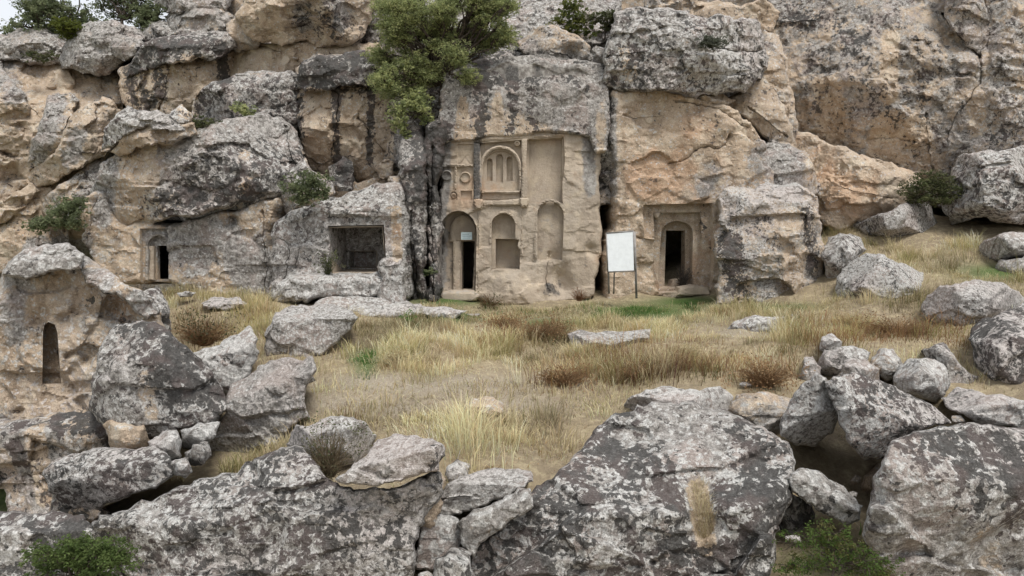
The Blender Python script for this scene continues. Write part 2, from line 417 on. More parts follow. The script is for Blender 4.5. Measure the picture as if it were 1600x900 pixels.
    if joint:
        cj, f1, f2 = chips(q3 * np.array([.75, .75, 1.5]) / .85 + .10 * perlin(q3 * 2.3)[:, None] + seed, .45); na = na + att * joint * cj
        cj, f1, f2 = chips(q3 * np.array([1, 1, 1.7]) / .34 + .10 * perlin(q3 * 4)[:, None] + seed, .3); na = na + att * joint * .4 * cj * np.clip(.6 + 1.5 * perlin(q3 * .6 + 5), 0, 1)
    pm = np.clip(fbm(q3 / 1.1 + 31, 2) * 2.2 - .15, 0, 1); w1, _w2 = worley(q3 / .27); na = na + att * pm * np.clip(1 - w1 / .55, 0, 1) * .10 * min(rough, 1.2) * min(1, size / 2)
    dy = dy + na * calm
    for L, e, dp in crk:
        dcr = segdist(uv, L, False); em = e.mean()
        side = np.exp(-(dcr / (em * 5)) ** 2)
        dy = dy + dp * (.9 * np.clip(.75 + 1.2 * perlin(q3 * 1.7), .1, 1.3)) * np.clip(1 - dcr / (em * 1.02), 0, 1) + .2 * dp * side * np.sign(perlin(q3[:, ::-1] * .4))
    dy = dy + cdepth
    if mode == 'ray': V = P(uv[:, 0], uv[:, 1], Y + dy)
    else:
        V = P(uv[:, 0], uv[:, 1], np.full(len(uv), Y)); V[:, 1] += dy
    # boundary loop in order -> sides and back
    cnt = {}
    for a, b, c in fc:
        for e_ in ((a, b), (b, c), (c, a)): cnt[e_] = 1
    nxt = {a: b for (a, b) in cnt if (b, a) not in cnt}
    best = []; left = dict(nxt)
    while left:
        start = next(iter(left)); loop = [start]; k = left.pop(start)
        while k != start and k in left: loop.append(k); k = left.pop(k)
        if len(loop) > len(best): best = loop
    loop = best
    lp = np.array(loop); cen = V[lp].mean(0); ring = V[lp]
    V2 = [V]; faces = [fc]; prev = lp; nv = len(V); last = None
    for (f_, s_) in ((.35, 1 - (1 - shrink) * .15), (.75, 1 - (1 - shrink) * .5), (1.0, shrink)):
        rr = ring.copy(); rr[:, [0, 2]] = cen[[0, 2]] + (ring[:, [0, 2]] - cen[[0, 2]]) * s_
        if mode == 'ray': rr = rr + (rr - CAM) * (back * f_ / Y)
        else: rr[:, 1] += back * f_
        ids = np.arange(nv, nv + len(lp)); nv += len(lp); V2.append(rr); last = rr
        pn = np.roll(prev, -1); iN = np.roll(ids, -1)
        faces += [np.stack([prev, ids, pn], 1), np.stack([pn, ids, iN], 1)]; prev = ids
    r2 = delaunay_2d_cdt([Vector((a, b)) for a, b in last[:, [0, 2]]], [(i, (i + 1) % len(lp)) for i in range(len(lp))], [], 1, 1e-6)
    mp = [a[0] if len(a) else -1 for a in r2[3]]; bf = [[mp[i] for i in f_] for f_ in r2[2]]; bf = np.array([f_ for f_ in bf if len(f_) == 3 and min(f_) >= 0 and len(set(f_)) == 3], int)
    if len(bf): faces.append(prev[bf])
    V = np.concatenate(V2); fcs = np.concatenate(faces)
    cc = np.tile(np.array(coat, float), (len(V), 1))
    cc[:, :3] += (fbm(V * .45 + seed, 2)[:, None]) * np.array([.12, .12, .15])
    if stains or own:
        px, py = proj(V); q = np.stack([px, py], 1); lo_, hi_ = q.min(0), q.max(0)
        for ch, amt, rad, pt in (STAINS if stains else []) + [(c_, a_, r_, np.array(p_, float)) for c_, a_, r_, *p_ in own]:
            if (pt[:, 0].max() + 2 * rad < lo_[0]) or (pt[:, 0].min() - 2 * rad > hi_[0]) or (pt[:, 1].max() + 2 * rad < lo_[1]) or (pt[:, 1].min() - 2 * rad > hi_[1]): continue
            dd = segdist(q, pt, False) if len(pt) > 1 else np.hypot(*(q - pt[0]).T)
            tt = np.clip(1.35 - dd / rad, 0, 1); cc[:, ch] += amt * tt * tt * (3 - 2 * tt)
    cc = np.clip(cc, 0, 1.2)
    sd = seed * .0
    c2 = np.stack([.5 + .30 * fbm(V * .5 + 3, 3), .5 + .30 * fbm(V * np.array([2.4, 2.4, .3]) + .5 * perlin(V * .8)[:, None], 4, .6), .5 + .30 * fbm(V * 2.2 + 40, 3, .6), .5 + .3 * fbm(V * 1.3 + 80, 3, .6)], 1)
    ob = mesh_obj(name, V, fcs, mat, parent, {'coat': cc, 'vary': c2}, origin=origin, smooth=False)
    if keep: ALLROCK.append((V, fcs))
    return ob
def chaikin_open(p):
    q = [p[0]]
    for a, b in zip(p[:-1], p[1:]): q += [a * .75 + b * .25, a * .25 + b * .75]
    q.append(p[-1]); return np.array(q)
def arch(x0, x1, ytop, yspring, ybot, x0b=None, x1b=None, n=10):
    cx = (x0 + x1) / 2; rx = (x1 - x0) / 2; ry = yspring - ytop
    top = [(cx - rx * math.cos(math.pi * k / n), yspring - ry * math.sin(math.pi * k / n)) for k in range(n + 1)]
    return [(x0b if x0b is not None else x0, ybot)] + top + [(x1b if x1b is not None else x1, ybot)]
def rect(x0, y0, x1, y1, dy=0): return [(x0, y0), (x1, y0 + dy), (x1, y1), (x0, y1)]

# ------------------------------------------------------------------ stains
stain(1, .45, 13, (750, 100), (752, 160), (752, 218)); stain(1, .4, 12, (800, 110), (803, 160), (800, 205)); stain(0, .6, 34, (705, 115), (800, 112), (915, 120))
stain(0, .45, 30, (850, 140), (900, 150)); stain(0, -.5, 9, (723, 150), (722, 225)); stain(0, -.6, 9, (777, 140), (778, 212)); stain(1, -.3, 8, (778, 140), (778, 212))
stain(1, .3, 12, (695, 200), (694, 330)); stain(0, .5, 14, (690, 190), (688, 300), (684, 440)); stain(0, .5, 12, (917, 140), (922, 300)); stain(1, .2, 9, (918, 140), (920, 260))
stain(1, .42, 6, (744, 222), (745, 300)); stain(3, .5, 30, (720, 300), (760, 300)); stain(1, .3, 18, (865, 452), (880, 440)); stain(3, .3, 22, (860, 215), (850, 195))
stain(0, .6, 25, (650, 330), (650, 470)); stain(1, .25, 20, (668, 210), (665, 300)); stain(1, .3, 9, (640, 390), (650, 430)); stain(0, -.9, 9, (620, 330), (622, 400)); stain(3, .3, 12, (622, 330), (624, 390)); stain(1, -.4, 9, (620, 330), (622, 400))
# block left of the tree: pale strips and dark runs
stain(0, -.7, 22, (490, 150), (492, 240)); stain(0, -.6, 18, (545, 145), (548, 200)); stain(1, .5, 8, (525, 140), (526, 250)); stain(1, .45, 8, (580, 140), (578, 250)); stain(1, .4, 14, (535, 255), (532, 280))
stain(0, -.6, 18, (605, 160), (600, 240)); stain(1, .35, 7, (470, 150), (470, 240)); stain(1, .3, 40, (500, 110), (590, 110)); stain(0, .5, 30, (500, 108), (600, 108))
stain(0, .55, 46, (705, 135), (800, 130), (915, 140)); stain(0, .35, 24, (850, 175), (900, 190)); stain(1, .25, 22, (715, 120), (900, 116)); stain(1, .3, 12, (830, 130), (832, 195)); stain(0, .4, 16, (694, 190), (694, 300))
# overhanging block
stain(1, .22, 45, (300, 270), (360, 250), (430, 260)); stain(0, .5, 70, (330, 260), (430, 230)); stain(0, -.6, 24, (215, 240), (205, 300), (200, 350)); stain(0, -.5, 14, (380, 240), (384, 290)); stain(3, .5, 14, (380, 245), (384, 300)); stain(0, .3, 22, (165, 270), (160, 340))
stain(1, .3, 25, (240, 325), (390, 300)); stain(0, .6, 45, (300, 370), (360, 400), (400, 420)); stain(0, -.5, 20, (205, 400), (200, 440)); stain(0, -.5, 16, (340, 400), (345, 440)); stain(0, .3, 14, (235, 370), (262, 400))
# upper left
stain(1, .45, 18, (205, 110), (215, 150), (228, 160)); stain(1, .35, 12, (247, 110), (252, 150)); stain(1, .6, 11, (346, 80), (350, 125)); stain(0, -.6, 28, (295, 110), (295, 165)); stain(1, .25, 20, (230, 75), (330, 75)); stain(0, .6, 14, (90, 160), (60, 240)); stain(0, .4, 18, (120, 210), (110, 250)); stain(0, .5, 30, (150, 60), (160, 100))
stain(0, .3, 24, (10, 110), (25, 150)); stain(1, .2, 30, (480, 30), (540, 40)); stain(0, .3, 14, (470, 0), (475, 40)); stain(0, .35, 14, (530, 0), (532, 40))
# right wall with the doorway
stain(1, .3, 8, (955, 160), (955, 230)); stain(0, .5, 10, (956, 160), (956, 300)); stain(3, .55, 40, (1010, 270), (1060, 260)); stain(3, .3, 30, (1080, 200), (1100, 180)); stain(0, .5, 24, (1110, 270), (1100, 290)); stain(0, .5, 36, (1200, 250), (1230, 270)); stain(3, .4, 20, (1000, 300), (1090, 305))
stain(2, .4, 40, (1150, 80), (1100, 115)); stain(0, -.5, 14, (975, 80), (985, 120))
# great right cliff
stain(0, -.8, 26, (1390, 200), (1380, 260), (1350, 300)); stain(0, -.6, 20, (1295, 140), (1300, 210)); stain(0, -.5, 14, (1392, 60), (1388, 150)); stain(3, .6, 12, (1400, 25), (1404, 40)); stain(0, -.8, 40, (1290, 270), (1340, 310)); stain(3, .3, 40, (1290, 290), (1340, 310))
stain(1, .12, 26, (1330, 60), (1350, 130)); stain(1, .12, 24, (1450, 60), (1440, 150)); stain(1, .14, 12, (1270, 80), (1275, 200)); stain(2, .3, 70, (1560, 80), (1560, 200)); stain(0, -.4, 14, (1525, 150), (1525, 200)); stain(1, .2, 18, (1560, 215), (1600, 220)); stain(1, .2, 20, (1240, 30), (1300, 40))
stain(0, -.6, 26, (1430, 210), (1440, 260))
# free pillar right of the doorway
stain(1, .4, 22, (1140, 380), (1150, 450)); stain(0, -.5, 16, (1240, 400), (1240, 450)); stain(0, -.35, 14, (1165, 450), (1160, 470)); stain(2, .5, 34, (1140, 305), (1260, 305)); stain(1, .35, 12, (1262, 330), (1270, 420)); stain(1, .2, 14, (1190, 340), (1210, 380)); stain(0, -.5, 18, (1230, 340), (1240, 345))
# outcrop at the left edge
stain(0, .6, 26, (60, 395), (120, 395)); stain(0, .4, 22, (20, 430), (20, 520)); stain(0, -.3, 40, (100, 560), (60, 620)); stain(1, .2, 10, (130, 470), (170, 460)); stain(3, .35, 18, (180, 470), (190, 490)); stain(3, .3, 14, (130, 560), (140, 580))
stain(1, .5, 14, (20, 700), (30, 720)); stain(1, .4, 24, (100, 665), (150, 655)); stain(0, -.8, 14, (55, 680), (70, 780)); stain(3, .4, 12, (68, 680), (75, 780)); stain(1, .5, 10, (150, 660), (168, 690))

TAN = (.30, .26, .08, .25); MIX = (.5, .32, .2, .2); GRY = (.72, .36, .3, .15); DRK = (.85, .48, .35, .1); LIC = (.95, .42, .52, .05)

# ------------------------------------------------------------------ terrain
TC = [(250,446,19.2),(330,465,18),(440,476,18.2),(560,482,17.5),(700,466,19.8),(800,480,19.6),(900,470,19.8),(1000,466,19.8),(1100,463,19.8),(1200,478,17.8),(1300,470,17),
 (450,512,15),(600,522,15),(800,512,16),(1000,510,16),(1200,520,14.5),(1400,512,14.5),(500,562,12.5),(700,560,13),(900,560,13),(1100,560,12.5),(1300,550,12),(1450,545,12),
 (480,612,10.8),(650,620,10.8),(850,620,10.8),(1050,612,10.5),(1200,602,10.2),(450,722,8.8),(620,675,9),(760,690,8.8),(880,690,8.8),(740,765,7.4),(830,770,7.4),(690,900,6.6),(900,860,7),(1100,880,7),
 (300,512,16),(380,485,16.5),(250,610,14),(330,620,12.5),(420,625,11.5),(400,730,10),(200,780,9.3),(230,810,7.9),(330,775,8),(100,930,7),(60,830,11),(0,790,24),(-200,800,24),(-400,700,40),(300,1010,6.2),(500,1030,5.6),(900,1250,4.6),(1500,1200,4.6),(100,1100,5),
 (1330,345,22.5),(1400,334,23.2),(1480,342,22.2),(1560,372,20),(1400,392,20),(1480,402,18.5),(1560,432,17),(1460,432,17),(1350,455,16.5),(1250,500,15),(1600,424,17.5),(1700,420,17),(1900,400,17),
 (1250,570,11.5),(1380,650,10),(1480,690,9.5),(1300,770,8.8),(1320,790,7.2),(1250,900,5.8),(1330,930,5.4),(1600,690,9.5),(1800,640,9),(1500,930,7)]
tc = P([t[0] for t in TC], [t[1] for t in TC], [t[2] for t in TC])
extra = np.array([(-60,-20,-7),(0,-25,-5),(60,-20,-3),(-60,70,-6),(0,70,0),(60,70,2),(-40,25,-7),(45,25,2.5),(-30,5,-6),(30,3,-1.2),(0,40,0),(25,40,2),(-25,40,-2),(0,0,-2.2),(-8,0,-2.8),(8,0,-2.0)], float)
tc = np.concatenate([tc, extra])
def _k(r): return r
D_ = np.linalg.norm(tc[:, None, :2] - tc[None, :, :2], axis=2)
n_ = len(tc); Amat = np.zeros((n_ + 3, n_ + 3)); Amat[:n_, :n_] = _k(D_) - np.eye(n_) * .35; Amat[:n_, n_] = 1; Amat[:n_, n_ + 1:] = tc[:, :2]; Amat[n_:, :n_] = Amat[:n_, n_:].T
sol = np.linalg.solve(Amat, np.concatenate([tc[:, 2], [0, 0, 0]]))
def gz(xy):
    xy = np.asarray(xy, float); o = np.empty(len(xy))
    for k in range(0, len(xy), 20000):
        q = xy[k:k + 20000]; d = np.linalg.norm(q[:, None] - tc[None, :, :2], axis=2)
        o[k:k + 20000] = d @ sol[:n_] + sol[n_] + q @ sol[n_ + 1:]
    far = np.clip((np.hypot(xy[:, 0], xy[:, 1] - 15) - 60) / 60, 0, 1)
    o = np.clip(o, -12, 8); o = o * (1 - far) + (-8) * far
    return o + fbm(np.concatenate([xy * .7, np.zeros((len(xy), 1))], 1), 4) * .13
xs = np.concatenate([-np.geomspace(2500, 22, 26), np.arange(-21, 21.01, .14), np.geomspace(22, 2500, 26)])
ys = np.concatenate([-np.geomspace(2500, 3, 26), np.arange(2.0, 25.01, .14), np.geomspace(26, 2500, 30)])
GX, GY = np.meshgrid(xs, ys); gxy = np.stack([GX.ravel(), GY.ravel()], 1); gZ = gz(gxy)
GREEN = [(690,497,60,9),(1020,487,95,13),(572,568,20,22),(700,470,80,8),(860,505,60,8),(1230,480,60,6),(1560,425,70,14),(1300,878,70,20),(1080,470,60,8),(5,775,25,60)]
BARE = [(700,605,190,16),(600,640,90,10),(800,632,90,14),(640,595,120,10),(540,630,70,14),(900,548,60,8),(1150,520,50,8)]
px, py = proj(np.stack([gxy[:, 0], np.maximum(gxy[:, 1], 1), gZ], 1)); gc = np.zeros((len(gxy), 4)); ok = gxy[:, 1] > 3
for x, y, rx, ry in GREEN: gc[:, 0] += ok * np.exp(-((px - x) / rx) ** 2 - ((py - y) / ry) ** 2) * .95
for x, y, rx, ry in BARE: gc[:, 1] += ok * np.exp(-((px - x) / rx) ** 2 - ((py - y) / ry) ** 2)
gc[:, 0] += (np.hypot(gxy[:, 0], gxy[:, 1]) > 26) * (gxy[:, 0] < -8) * .6
gc = np.clip(gc, 0, 1)
nx, ny = len(xs), len(ys); I = np.arange(nx * ny).reshape(ny, nx)
quads = np.stack([I[:-1, :-1].ravel(), I[:-1, 1:].ravel(), I[1:, 1:].ravel(), I[1:, :-1].ravel()], 1)
tag(mesh_obj('ground', np.column_stack([gxy, gZ]), quads, GROUND, attr={'coat': gc}, origin=(0, 0, 0)), kind='structure')

# ------------------------------------------------------------------ the cliff and its blocks
cliff = relief('cliff', 28.5, [(-160,110),(90,98),(200,70),(262,45),(330,-30),(420,-120),(800,-150),(1300,-150),(1760,-150),(1780,540),(1300,520),(600,560),(-120,700)], step=7, rnd=(30, 1), rough=1.6, coat=MIX, back=14, wob=4, keep=False, shrink=1.0)
tag(cliff, 'high weathered tan and grey tuff cliff behind the carved fronts', 'cliff', kind='structure')
def blk(Y, out, coat=MIX, **k):
    k.setdefault('back', 3.0); k.setdefault('shrink', 1.0); k.setdefault('rfac', 5); k.setdefault('fsize', .2); k.setdefault('grow', 4.0); k['rnd'] = tuple(x * y for x, y in zip(k.get('rnd', (11, .55)), (.4, .28))); k.setdefault('smoothc', 0); k.setdefault('joint', .34); k.setdefault('chip', 1.0); k.setdefault('keep', False)
    lab = k.pop('label', None)
    o = relief('rock_block', Y, out, parent=cliff, coat=coat, **k)
    if lab: o['label'] = lab
    return o
# far left
blk(25.5, [(-90,92),(0,92),(60,98),(100,104),(150,112),(190,112),(196,150),(192,200),(160,250),(145,330),(140,400),(60,420),(-90,470)], TAN, cracks=[([(0,98),(22,135),(45,165),(66,186)], 3, .25)], hollow=[(60,130,22,.5),(15,300,40,.4)], rough=1.2, step=4, joint=.45)
blk(25.2, [(-60,105),(0,100),(20,130),(44,168),(30,230),(-60,250)], (.4,.3,.1,.2), joint=.35)
blk(24.6, [(78,152),(110,147),(119,158),(102,195),(88,230),(64,256),(46,264),(50,235),(65,195)], MIX)
blk(24.3, [(46,280),(62,258),(90,236),(108,200),(124,174),(160,154),(174,160),(188,176),(186,214),(165,238),(130,257),(100,270),(76,285),(54,289)], TAN, cracks=[([(112,236),(140,240),(158,232)], 3, .25)])
blk(24.8, [(-60,300),(0,318),(40,296),(58,285),(70,300),(40,316),(0,345),(-60,350)], TAN, rnd=(7, .4))
blk(24.9, [(-60,345),(0,332),(50,312),(80,312),(100,345),(110,420),(20,440),(-60,520)], TAN, rough=.6)
blk(24.4, [(70,320),(85,300),(110,285),(140,255),(160,246),(160,310),(145,360),(125,345),(100,340),(78,345)], MIX)
blk(27.5, [(-60,62),(10,58),(45,49),(95,50),(112,72),(100,100),(60,97),(0,91),(-60,92)], GRY, planes=[(50,70,90,.8)])
blk(26.6, [(96,92),(108,66),(125,45),(142,37),(178,35),(208,45),(222,62),(208,88),(186,102),(166,114),(130,112),(100,104)], GRY, planes=[(150,60,100,.7)])
blk(26.0, [(178,74),(190,65),(215,64),(224,72),(216,86),(196,91),(181,84)], GRY, rnd=(7, .3))
blk(27.5, [(244,2),(262,-30),(340,-30),(362,-2),(352,16),(300,18),(262,16)], GRY)
blk(27.3, [(262,26),(275,16),(310,14),(345,16),(368,32),(362,58),(312,58),(276,52)], GRY)
blk(27.8, [(200,50),(235,38),(285,42),(300,60),(250,72),(205,70)], GRY)
blk(24.9, [(188,112),(215,98),(250,100),(285,92),(340,85),(362,82),(370,122),(325,134),(312,152),(305,190),(240,196),(204,178),(190,140)], TAN, cracks=[([(262,100),(258,150),(250,170)], 3, .2)])
blk(24.3, [(203,116),(212,92),(222,76),(265,60),(310,54),(356,53),(366,72),(338,88),(286,94),(240,104)], DRK, planes=[(280,72,95,1.2)], rnd=(9, .6))
blk(24.6, [(357,40),(380,24),(400,32),(420,55),(400,75),(362,72)], MIX)
blk(22.8, [(372,30),(388,-8),(400,-40),(560,-40),(582,-10),(578,30),(564,56),(545,68),(520,66),(495,72),(470,60),(440,68),(412,64),(385,50)], TAN, rough=1.5, cracks=[([(450,45),(500,35),(540,50)], 4, .25)], hollow=[(480,52,26,.5),(425,64,20,.4)], tilt=-.25)
blk(23.9, [(358,64),(385,58),(410,72),(450,66),(500,56),(545,66),(590,70),(604,92),(570,92),(500,88),(476,106),(462,118),(400,118),(360,124)], (.06,.1,.03,.2), cracks=[([(405,72),(440,78),(470,100)], 3, .25), ([(470,62),(520,64)], 3, .2)])
blk(22.2, [(303,172),(314,148),(335,130),(370,119),(410,113),(455,114),(474,122),(474,186),(440,200),(408,186),(370,192),(330,196),(306,190)], DRK, planes=[(390,135,95,.8)], cracks=[([(436,165),(470,155)], 3, .2)])
blk(21.6, [(466,112),(476,98),(520,90),(572,86),(602,96),(628,112),(642,150),(652,230),(644,266),(604,282),(562,292),(520,304),(484,275),(470,236),(466,180)], TAN, cracks=[([(512,130),(530,150),(526,200),(516,262)], 4, .22), ([(530,200),(600,190)], 2.5, .1), ([(470,240),(500,258),(520,250)], 4, .3), ([(560,180),(590,230),(612,245)], 3, .2)], rough=1.2, planes=[(560,200,0,.12)])
blk(21.1, [(466,126),(474,100),(494,92),(540,86),(602,90),(620,108),(604,128),(580,132),(545,130),(505,137),(478,140)], DRK, rnd=(9, .4), planes=[(540,105,90,.6)])
blk(20.8, [(518,262),(535,248),(548,256),(552,285),(540,305),(522,296)], DRK, rnd=(6, .3))
blk(20.9, [(470,300),(500,292),(560,290),(606,275),(640,268),(645,330),(560,330),(470,330)], TAN, rnd=(6, .3))
blk(20.6, [(590,262),(602,252),(612,256),(610,276),(596,274)], TAN, rnd=(5, .2))
blk(18.6, [(148,356),(144,336),(148,292),(164,256),(200,232),(260,219),(312,204),(362,189),(402,180),(440,188),(462,208),(472,240),(462,278),(440,302),(402,314),(352,324),(300,335),(240,349),(190,358)], (.55,.3,.3,.25), rough=1.25, planes=[(330,235,100,.6), (420,260,-30,.35)], rnd=(12, .8), cracks=[([(445,200),(452,240),(468,270)], 4, .25)], label='big overhanging block above the small arched doorway')
blk(19.0, [(440,300),(465,262),(476,250),(500,275),(520,300),(510,320),(450,330)], MIX)
blk(18.2, [(163,230),(165,206),(180,187),(200,169),(236,177),(266,182),(284,168),(298,184),(296,200),(266,203),(232,193),(212,197),(192,210),(176,226)], LIC, rnd=(6, .35), back=2.2, planes=[(220,190,95,1.0)], label='thin lichen-covered upper slab perched on the overhanging block')
blk(18.4, [(178,236),(194,210),(228,197),(262,200),(301,196),(304,207),(282,215),(246,221),(212,226),(186,240)], (.35,.25,.2,.2), rnd=(6, .3), back=2.2)
# above and around the facade
blk(24.5, [(560,-40),(960,-40),(965,30),(950,60),(900,70),(800,110),(740,130),(640,140),(600,120),(570,60)], GRY, planes=[(780,60,95,.9)], rough=1.5)
blk(21.3, [(700,120),(730,100),(760,92),(800,80),(830,88),(870,100),(905,112),(930,128),(926,150),(860,160),(760,160),(710,160)], DRK, planes=[(800,115,92,1.2)], rough=1.4)
blk(21.2, [(812,66),(836,46),(862,42),(896,56),(920,76),(926,112),(926,130),(892,112),(852,96),(822,88)], MIX, hollow=[(890,86,15,.5)], cracks=[([(860,80),(890,90),(918,94)], 4, .35)], rnd=(8,.4))
blk(21.4, [(918,82),(932,75),(948,82),(948,100),(938,109),(924,106)], GRY, rnd=(6,.3))
blk(25.5, [(780,45),(850,10),(930,5),(960,20),(955,70),(900,72),(850,50),(800,80)], GRY, planes=[(880,40,90,.8)])
blk(20.15, [(930,112),(948,108),(958,130),(960,240),(958,306),(944,312),(936,300),(932,200)], (.75,.42,.25,.15), rough=1.2, rnd=(4,.2))
blk(22.6, [(925,300),(965,300),(968,480),(930,480)], MIX, rough=1.3)
blk(21.3, [(590,130),(640,112),(720,92),(745,200),(700,300),(640,320),(600,280)], (.85,.5,.3,.1), rough=1.4)
blk(20.5, [(936,300),(948,296),(957,306),(955,315),(940,318)], MIX, rnd=(4,.2))
blk(20.9, [(936,140),(945,140),(950,200),(952,300),(944,310),(938,280)], GRY, rnd=(5,.3))
blk(19.2, [(943,130),(947,100),(954,62),(964,22),(1000,14),(1060,20),(1120,25),(1186,40),(1198,90),(1186,122),(1162,141),(1120,145),(1060,141),(1000,139)], (.9,.5,.5,.15), rough=1.4, rnd=(13, .8), planes=[(1070,55,92,.9)], cracks=[([(1104,76),(1140,78),(1200,80)], 4, .45), ([(950,88),(990,80),(1060,90)], 3, .15)], label='long purple grey lichen-crusted block overhanging the doorway wall')
blk(23.5, [(1075,26),(1090,8),(1120,4),(1150,12),(1190,-4),(1215,20),(1200,50),(1150,40)], TAN)
blk(24.0, [(1010,20),(1015,-30),(1062,-30),(1064,18),(1040,30)], MIX)
blk(22.4, [(1172,170),(1182,100),(1196,52),(1214,58),(1230,110),(1238,170),(1244,232),(1205,215)], MIX, rough=1.3)
blk(21.6, [(1130,158),(1162,142),(1190,124),(1216,160),(1236,200),(1242,236),(1204,218),(1176,190)], TAN, cracks=[([(1170,165),(1200,190),(1230,215)], 3, .3)])
blk(20.4, [(1084,162),(1100,150),(1122,148),(1140,156),(1110,166)], TAN, rnd=(4,.2))
blk(23.6, [(1190,-60),(1740,-60),(1740,330),(1560,330),(1430,320),(1330,340),(1255,300),(1236,200),(1222,100),(1196,40)], (.58,.36,.06,.2), step=3.2, joint=.22, rough=1.5, rnd=(14,.8), lean=-.12, planes=[(1560,200,-20,.3),(1400,190,-80,.25)],
    cracks=[([(1474,20),(1488,42),(1500,58),(1516,76),(1532,90)], 4, .6), ([(1532,90),(1532,130),(1514,155),(1484,195),(1478,230)], 3.5, .3), ([(1534,-20),(1532,40),(1531,88)], 3, .3), ([(1446,180),(1452,230),(1458,265)], 3, .25), ([(1458,228),(1480,205)], 2.5, .2), ([(1200,34),(1260,34),(1300,20)], 3, .2), ([(1238,150),(1240,200),(1246,235)], 4, .4), ([(1355,218),(1400,216),(1430,222)], 2.5, .15)], label='great grey and tan cliff wall rising on the right')
PUR = (.58,.36,.08,.2)
blk(23.3, [(1480,-40),(1538,-40),(1535,92),(1516,76),(1496,54),(1476,26)], PUR, grow=0, rnd=(5,.25))
blk(23.2, [(1540,-40),(1740,-40),(1740,246),(1560,250),(1484,234),(1502,190),(1530,152),(1537,94)], PUR, grow=0, rnd=(5,.25), joint=.3)
blk(21.6, [(1240,206),(1270,214),(1320,232),(1370,252),(1420,268),(1445,290),(1420,335),(1330,352),(1290,350),(1262,300),(1246,260)], (.1,.15,.05,.45), rough=1.1, planes=[(1340,245,60,.8)], rnd=(10,.5), cracks=[([(1290,280),(1330,300),(1400,310)], 3, .15)])
blk(20.3, [(1172,236),(1200,226),(1232,228),(1262,250),(1274,300),(1240,310),(1180,310)], GRY, rnd=(8,.4))
blk(20.6, [(1196,290),(1215,262),(1235,268),(1234,300)], TAN, rnd=(5,.3))
#@@FACADE
# ------------------------------------------------------------------ carved church front
fb = P(800, 472, 20.0)
fac = root('church_facade', tuple(fb), label='tall carved tan church front with arched door and triple-slot lunette', cat='church facade')
FO = [(684,470),(680,440),(684,380),(684,330),(685,260),(686,205),(687,150),(692,118),(710,122),(730,98),(762,106),(792,88),(820,98),(850,88),(880,100),(906,94),(930,108),(942,120),(944,160),(944,250),(942,330),(940,420),(932,468),(860,478),(800,482),(740,470)]
U = lambda *a: [tuple(p) for p in a]
wall = relief('wall', 20.0, FO, CARVED, fac, mode='ortho', step=2.9, rnd=(7, .4), rough=.36, wav=1.6, chip=.8, joint=.085, back=5, coat=(.26,.24,.05,.25), wob=1.2, shrink=1.0, keep=False,
  planes=[(900,250,0,.2)], cracks=[([(690,258),(690,330),(684,420)], 3, .15), ([(860,395),(852,430),(858,458)], 3, .1)],
  hollow=[(873,430,16,.3),(880,452,16,.3),(868,405,12,.15),(924,390,9,.2),(800,455,30,-.25),(690,470,14,-.2)],
  carves=[(U((743,224),(881,214),(883,250),(878,300),(880,318),(743,318)), .16, .8), (rect(827,217,879,316,-1), .3, .6),
          (arch(687,745,329,362,458,685,743), .62, .8), (arch(768,806,333,349,422), .3, .8), (U((774,373),(811,374),(809,384),(813,390),(812,421),(774,421)), .75, .7), (arch(753,811,232,262,311), .48, .5),
          (arch(839,881,314,335,407,840,879), .22, .9), (U((720,376),(742,376),(741,410),(737,456),(719,456)), 6.5, .7), (rect(714,225,739,257), .05, .5), (rect(687,260,710,296), .05, .5), (rect(714,260,739,296), .05, .5), (arch(703,715,299,306,313), .04, .5), (rect(720,298,738,313), .05, .5)])
brow = relief('brow', 19.86, [(680,262),(684,200),(686,150),(692,112),(728,94),(760,98),(792,82),(850,84),(906,86),(944,94),(952,150),(948,236),(932,240),(922,214),(884,207),(812,212),(742,218),(714,221),(692,225),(689,262)], ROCK, fac, mode='ortho', step=2.8, rnd=(3,.06), rough=.5, wav=1.6, back=1.5, coat=(.44,.34,.14,.2), wob=1.2, shrink=1.0, keep=False, joint=.1, smoothc=0, planes=[(800,135,90,.4)])
brow['label'] = 'dark streaked rock brow above the carving'
def plate(name, poly, y, th, parent=fac, carves=(), coat=(.12,.15,.05,.25), rr=(1.2, .03), sm=0, rough=.12, lab=None, step=2.6, **k):
    o = relief(name, y - th, poly, CARVED, parent, mode='ortho', step=step, rnd=rr, rough=rough, back=k.pop('back', th + .12), coat=coat, wob=.35, smoothc=sm, shrink=1.0, keep=False, carves=carves, **k)
    if lab: o['label'] = lab
    return o
plate('cornice', [(741,313),(772,313),(826,310),(826,319),(790,321),(741,321)], 20.05, .14)
plate('cornice', [(741,220),(742,217),(812,212),(881,208),(882,212.5),(812,216.5),(742,222.5)], 20.02, .08)
plate('cornice', [(687,256),(739,256),(739,259.5),(687,259.5)], 20.02, .09)
for x0, x1, y0, y1 in ((740,755,311,327), (812,827,309,324)):
    plate('corbel', [(x0,y0),(x1,y0),(x1,y0+7),(x1-3,y1),(x0+3,y1),(x0,y0+7)], 20.0, .2, rr=(2, .08))
plate('pilaster', rect(740,224,749,312), 20.03, .14, coat=(.5,.5,.1,.2)); plate('pilaster', rect(815,217,824,310), 20.14, .2); plate('pilaster', rect(710,259,714,297), 20.04, .09)
for x0, x1, y0, y1 in ((745,750,330,452), (813,818,326,400), (833,837,320,400), (823,828,330,380)): plate('colonnette', rect(x0,y0,x1,y1), 20.03, .06, rr=(2.2, .05))
